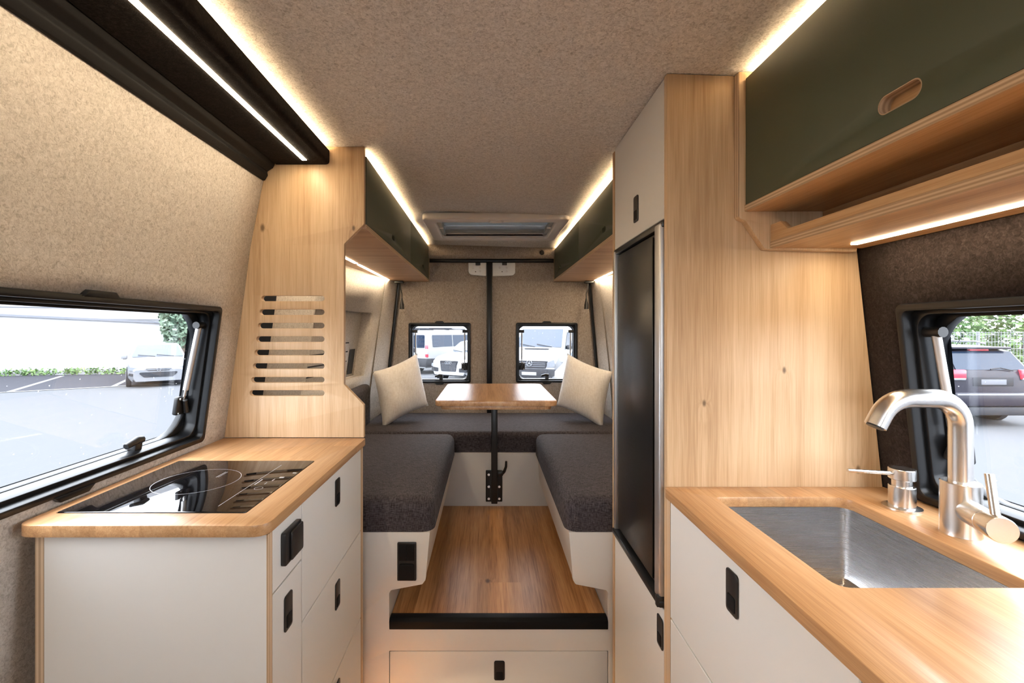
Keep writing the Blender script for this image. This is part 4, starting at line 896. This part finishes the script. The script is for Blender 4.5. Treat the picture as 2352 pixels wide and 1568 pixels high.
# dark estate car in the right window
st = [(-2.35, 1.02, 0.90), (-2.32, 1.15, 0.94), (-2.05, 1.56, 0.96), (-1.7, 1.66, 0.98), (-0.2, 1.70, 1), (0.5, 1.64, 1), (1.2, 1.14, 0.99), (2.0, 1.0, 0.93), (2.35, 0.75, 0.84)]
V, P, xf, xr, hw = vehicle('parked_car', st, 1.90, (10.50, 11.85), (0.0, 1.0), 'dark estate car seen from behind through the right window', 'car', M_card, 1.05, 1.68, [(5, 'windscreen', M_win), (1, 'tailgate_glass', M_win)],
    [(-1.85, -0.85, -0.85, -1.6, 1.10, 1.52), (-0.80, 0.40, 0.2, -0.80, 1.10, 1.54)], [], (-1.45, 1.40), 0.36, mirror=(0.9, 1.15), zb=0.28)
for s_ in (1, -1):
    tl = P('tail_lamp', bx(xr-0.03, xr+0.25, min(s_*hw*0.60, s_*hw*0.955), max(s_*hw*0.60, s_*hw*0.955), 0.98, 1.18), M_red, bevel=0.02)
    P('reversing_lamp', bx(xr-0.035, xr+0.1, min(s_*hw*0.62, s_*hw*0.93), max(s_*hw*0.62, s_*hw*0.93), 0.965, 1.01), M_lamp, tl, bevel=0.01)
P('plate_recess', bx(xr-0.015, xr+0.05, -0.42, 0.42, 0.84, 1.02), M_trim, bevel=0.01)
P('number_plate', bx(xr-0.025, xr+0.05, -0.26, 0.26, 0.87, 0.98), M_cope, bevel=0.005)
P('bumper', bx(xr-0.10, xr+0.2, -hw*0.93, hw*0.93, 0.42, 0.72), M_card, bevel=0.05, segs=3)
P('bumper_strip', bx(xr-0.112, xr+0.05, -hw*0.88, hw*0.88, 0.66, 0.69), M_rim, bevel=0.008)
P('bumper_trim', bx(xr-0.08, xr+0.2, -hw*0.90, hw*0.90, 0.24, 0.42), M_trim, bevel=0.03)
P('wiper', G().tube([(xr+0.0, 0.05, 1.19), (xr-0.0, -0.15, 1.22), (xr+0.0, -0.42, 1.16)], 0.012, 6), M_trim)
P('brake_light', bx(xr+0.26, xr+0.34, -0.2, 0.2, 1.565, 1.60), M_red, bevel=0.01)
P('spoiler', bx(xr+0.20, xr+0.50, -0.62, 0.62, 1.60, 1.65), M_card, bevel=0.015)
for s_ in (1, -1): P('roof_rail', G().tube([(-1.6, s_*0.66, 1.70), (-1.4, s_*0.66, 1.75), (0.1, s_*0.66, 1.77), (0.3, s_*0.66, 1.70)], 0.018, 8), M_rim)
P('aerial', G().tube([(-1.6, 0, 1.66), (-1.75, 0, 1.9)], 0.006, 6), M_trim)

# white minibus seen through the left rear window
st = [(-2.55, 1.90, 0.93), (-2.50, 1.97, 0.96), (-1.5, 2.03, 1), (0.6, 2.03, 1), (1.05, 1.95, 1), (1.75, 1.22, 0.98), (2.35, 1.05, 0.93), (2.50, 0.75, 0.86)]
fw = Vector((0.66, 0.75))
corner = Vector(at(981, 852, 20.6)[:2]); side = Vector((fw.y, -fw.x))      # right hand side of the bus
fw.normalize(); side.normalize()
ctr = corner+fw*2.55-side*0.97
V, P, xf, xr, hw = vehicle('minibus', st, 1.98, (ctr.x, ctr.y), fw, 'white minibus seen from behind through the left rear window', 'minibus', M_carw, 1.20, 2.0, [(4, 'windscreen', M_win2)],
    [(-2.20, -0.95, -0.95, -2.20, 1.26, 1.80), (-0.90, 0.30, 0.30, -0.90, 1.26, 1.80), (0.40, 1.35, 1.0, 0.40, 1.26, 1.78)], [(0.06, 0.80, 1.22, 1.80), (-0.80, -0.06, 1.22, 1.80)], (-1.45, 1.55), 0.33, mirror=(1.45, 1.30), zb=0.30, taper=0.10)
for s_ in (1, -1):
    tl = P('tail_lamp', bx(xr-0.02, xr+0.09, min(s_*hw*0.86, s_*hw*0.975), max(s_*hw*0.86, s_*hw*0.975), 0.80, 1.34), M_red, bevel=0.015)
    P('lamp_lens', bx(xr-0.026, xr+0.08, min(s_*hw*0.865, s_*hw*0.982), max(s_*hw*0.865, s_*hw*0.982), 0.93, 1.18), M_plate, tl, bevel=0.01)
P('bumper', bx(xr-0.08, xr+0.55, -hw*1.0, hw*1.0, 0.36, 0.74), M_trim, bevel=0.05)
P('door_handle', bx(xr-0.03, xr+0.02, -0.12, -0.05, 1.0, 1.2), M_trim, bevel=0.01)
P('roof_rack', G().box(-2.2, 0.4, -0.75, -0.71, 2.10, 2.13).box(-2.2, 0.4, 0.71, 0.75, 2.10, 2.13).box(-2.0, -1.96, -0.75, 0.75, 2.02, 2.12).box(-1.0, -0.96, -0.75, 0.75, 2.02, 2.12).box(0.1, 0.14, -0.75, 0.75, 2.02, 2.12), M_trim)
P('side_moulding', G().box(-1.0, 2.2, -hw*1.008, -hw*0.98, 0.72, 0.78).box(-1.0, 2.2, hw*0.98, hw*1.008, 0.72, 0.78), M_cope)

# white SUV with a large grille in front of the minibus
st = [(-2.1, 1.05, 0.88), (-1.95, 1.40, 0.93), (-1.5, 1.56, 0.97), (-0.3, 1.60, 1), (0.25, 1.54, 1), (1.0, 1.10, 0.99), (1.7, 1.00, 0.95), (2.02, 0.86, 0.87), (2.10, 0.66, 0.80)]
ctr = Vector(at(1032, 868, 17.6)[:2]); fw = Vector((-0.50, -0.866))
V, P, xf, xr, hw = vehicle('suv', st, 1.83, tuple(ctr-fw*2.05), fw, 'white SUV with a large grille in front of the minibus', 'car', M_carw, 1.0, 1.58, [(4, 'windscreen', M_win2)],
    [(-1.7, -0.6, -0.6, -1.5, 1.05, 1.48), (-0.55, 0.45, 0.2, -0.55, 1.05, 1.48)], [], (-1.25, 1.28), 0.35, mirror=(0.7, 1.10), zb=0.30)
wagon_front(P, xf-0.05, hw, 'rings')
gr = P('grille', fpoly(rpoly([(-0.40, 0.84, 0.04), (0.40, 0.84, 0.04), (0.34, 0.44, 0.05), (-0.34, 0.44, 0.05)]), xf-0.1, xf+0.012), M_trim)
for q in range(6): P('grille_bar', bx(xf, xf+0.02, -0.33, 0.33, 0.48+q*0.05, 0.49+q*0.05), M_cope, gr)
for q in range(4): P('emblem_ring', G().torus((xf+0.03, -0.105+0.07*q, 0.76), (1, 0, 0), 0.042, 0.007), M_lamp, gr)
for s_ in (1, -1): P('air_intake', fpoly(rpoly([(s_*0.48, 0.56, 0.02), (s_*0.80, 0.60, 0.03), (s_*0.80, 0.42, 0.03), (s_*0.48, 0.42, 0.03)]), xf-0.25, xf+0.005), M_trim)
P('bumper_skirt', bx(xf-0.25, xf-0.02, -hw*0.80, hw*0.80, 0.26, 0.38), M_trim, bevel=0.03)

# white panel van with a star emblem, right rear window
st = [(-2.7, 2.40, 0.95), (-2.6, 2.48, 0.97), (0.7, 2.50, 1), (1.15, 2.30, 1), (1.35, 2.08, 1), (2.00, 1.38, 0.99), (2.60, 1.10, 0.95), (2.78, 0.92, 0.90), (2.85, 0.55, 0.86)]
ctr = Vector(at(1216, 858, 15.4)[:2]); fw = Vector((-0.42, -0.907)).normalized()
V, P, xf, xr, hw = vehicle('panel_van', st, 1.96, tuple(ctr-fw*2.85), fw, 'white panel van facing the right rear window', 'van', M_carw, 1.32, 2.4, [(4, 'windscreen', M_win2)],
    [(0.85, 1.85, 1.35, 0.95, 1.36, 1.95)], [], (-1.7, 1.75), 0.34, mirror=(1.70, 1.42), zb=0.28, taper=0.14)
xg = xf-0.02
gr = P('grille', fpoly(rpoly([(-0.62, 0.98, 0.03), (0.62, 0.98, 0.03), (0.56, 0.74, 0.04), (-0.56, 0.74, 0.04)]), xg-0.3, xg+0.012), M_trim)
for q in range(3): P('grille_bar', bx(xg, xg+0.022, -0.55, 0.55, 0.79+q*0.06, 0.81+q*0.06), M_cope, gr)
em = P('emblem', G().torus((xg+0.04, 0, 0.90), (1, 0, 0), 0.095, 0.012), M_lamp, gr)
for q in range(3):
    an = PI/2+q*2*PI/3; P('emblem_spoke', G().tube([(xg+0.04, 0, 0.90), (xg+0.04, 0.09*math.cos(an), 0.90+0.09*math.sin(an))], [0.020, 0.006], 6), M_lamp, gr)
for s_ in (1, -1): P('headlamp', fpoly(rpoly([(s_*0.60, 0.94, 0.03), (s_*0.86, 1.04, 0.04), (s_*0.88, 0.80, 0.04), (s_*0.60, 0.78, 0.03)]), xg-0.30, xg-0.0), M_lamp)
P('bumper', bx(xf-0.35, xf+0.04, -hw*0.93, hw*0.93, 0.32, 0.72), M_trim, bevel=0.05)
P('number_plate', bx(xf+0.035, xf+0.05, -0.26, 0.26, 0.50, 0.61), M_plate, bevel=0.004)
P('bonnet_vent', bx(2.06, 2.16, -0.45, 0.45, 1.36, 1.375), M_trim)

# white car at the right edge of the right rear window
st = [(-2.1, 1.05, 0.90), (-1.95, 1.45, 0.95), (-0.8, 1.80, 1), (0.2, 1.82, 1), (0.55, 1.74, 1), (1.30, 1.08, 0.99), (1.9, 0.92, 0.93), (2.1, 0.62, 0.84)]
ctr = Vector(at(1292, 885, 12.2)[:2]); fw = Vector((-0.55, -0.835)).normalized()
V, P, xf, xr, hw = vehicle('parked_car', st, 1.80, tuple(ctr-fw*1.9+Vector((0.55, 0))), fw, 'white compact car parked in front of the panel van', 'car', M_carw, 1.02, 1.8, [(4, 'windscreen', M_win2)],
    [(-1.6, -0.6, -0.6, -1.4, 1.08, 1.62), (-0.55, 0.75, 0.45, -0.55, 1.08, 1.68)], [], (-1.3, 1.3), 0.31, mirror=(0.95, 1.12))
wagon_front(P, xf-0.02, hw, None)
P('grille', fpoly(rrect(-0.45, 0.45, 0.40, 0.50, 0.03, 3), xf-0.05, xf+0.012), M_trim)
P('bumper_strip', fpoly(rrect(-0.7, 0.7, 0.30, 0.36, 0.02, 3), xf-0.05, xf+0.012), M_trim)

# white house wall behind the vehicles at the rear
ob('rear_building', bx(-14, 18, 34, 38, GZ, 6.5), M_wall, label='long pale building behind the parked vans', cat='building')

# fence and hedge right
FX0, FX1, FYf = 12.6, 24.0, 14.6
fn = thing('mesh_fence', ((FX0+FX1)/2, FYf, GZ), 'grey wire mesh fence in front of the green hedge', 'fence')
for xx in (13.2, 15.7, 18.2, 20.7): ob('post', bx(xx-0.03, xx+0.03, FYf, FYf+0.06, GZ, 1.22), M_rim, fn)
zz = [GZ+0.1+k*0.22 for k in range(9)]
for z in zz+[1.18]: ob('rail_wire', bx(FX0, FX1, FYf-0.012, FYf-0.002, z-0.006, z+0.006), M_rim, fn)
g = G()
for k in range(int((FX1-FX0)/0.10)): x = FX0+k*0.10; g.box(x-0.004, x+0.004, FYf-0.008, FYf, GZ+0.05, 1.22)
o = ob('upright_wires', g, M_rim, fn, smooth=0); o['kind'] = 'stuff'
for k, (hx, hy, hz, rx_, rz) in enumerate(((14.0, 17.0, 1.5, 1.45, 2.6), (17.0, 17.4, 1.8, 1.5, 3.0), (20.2, 17.2, 1.6, 1.6, 2.8), (23.5, 17.3, 1.9, 1.6, 3.0))):
    hg = thing('hedge_bush', (hx, hy, GZ), ['leftmost bush of the green hedge behind the fence', 'second bush of the green hedge from the left behind the fence', 'third bush of the green hedge from the left behind the fence', 'rightmost bush of the green hedge behind the fence'][k], 'bush', 'hedge behind the fence')
    ob('stem', G().tube([(hx, hy, GZ), (hx, hy, hz)], [0.10, 0.05], 8), M_bark, hg)
    o = ob('foliage', leaves((hx, hy, hz), (rx_, 1.3, rz), 5200, 0.12, 20+k, 0.5), M_leaf, hg, smooth=0); o['kind'] = 'stuff'
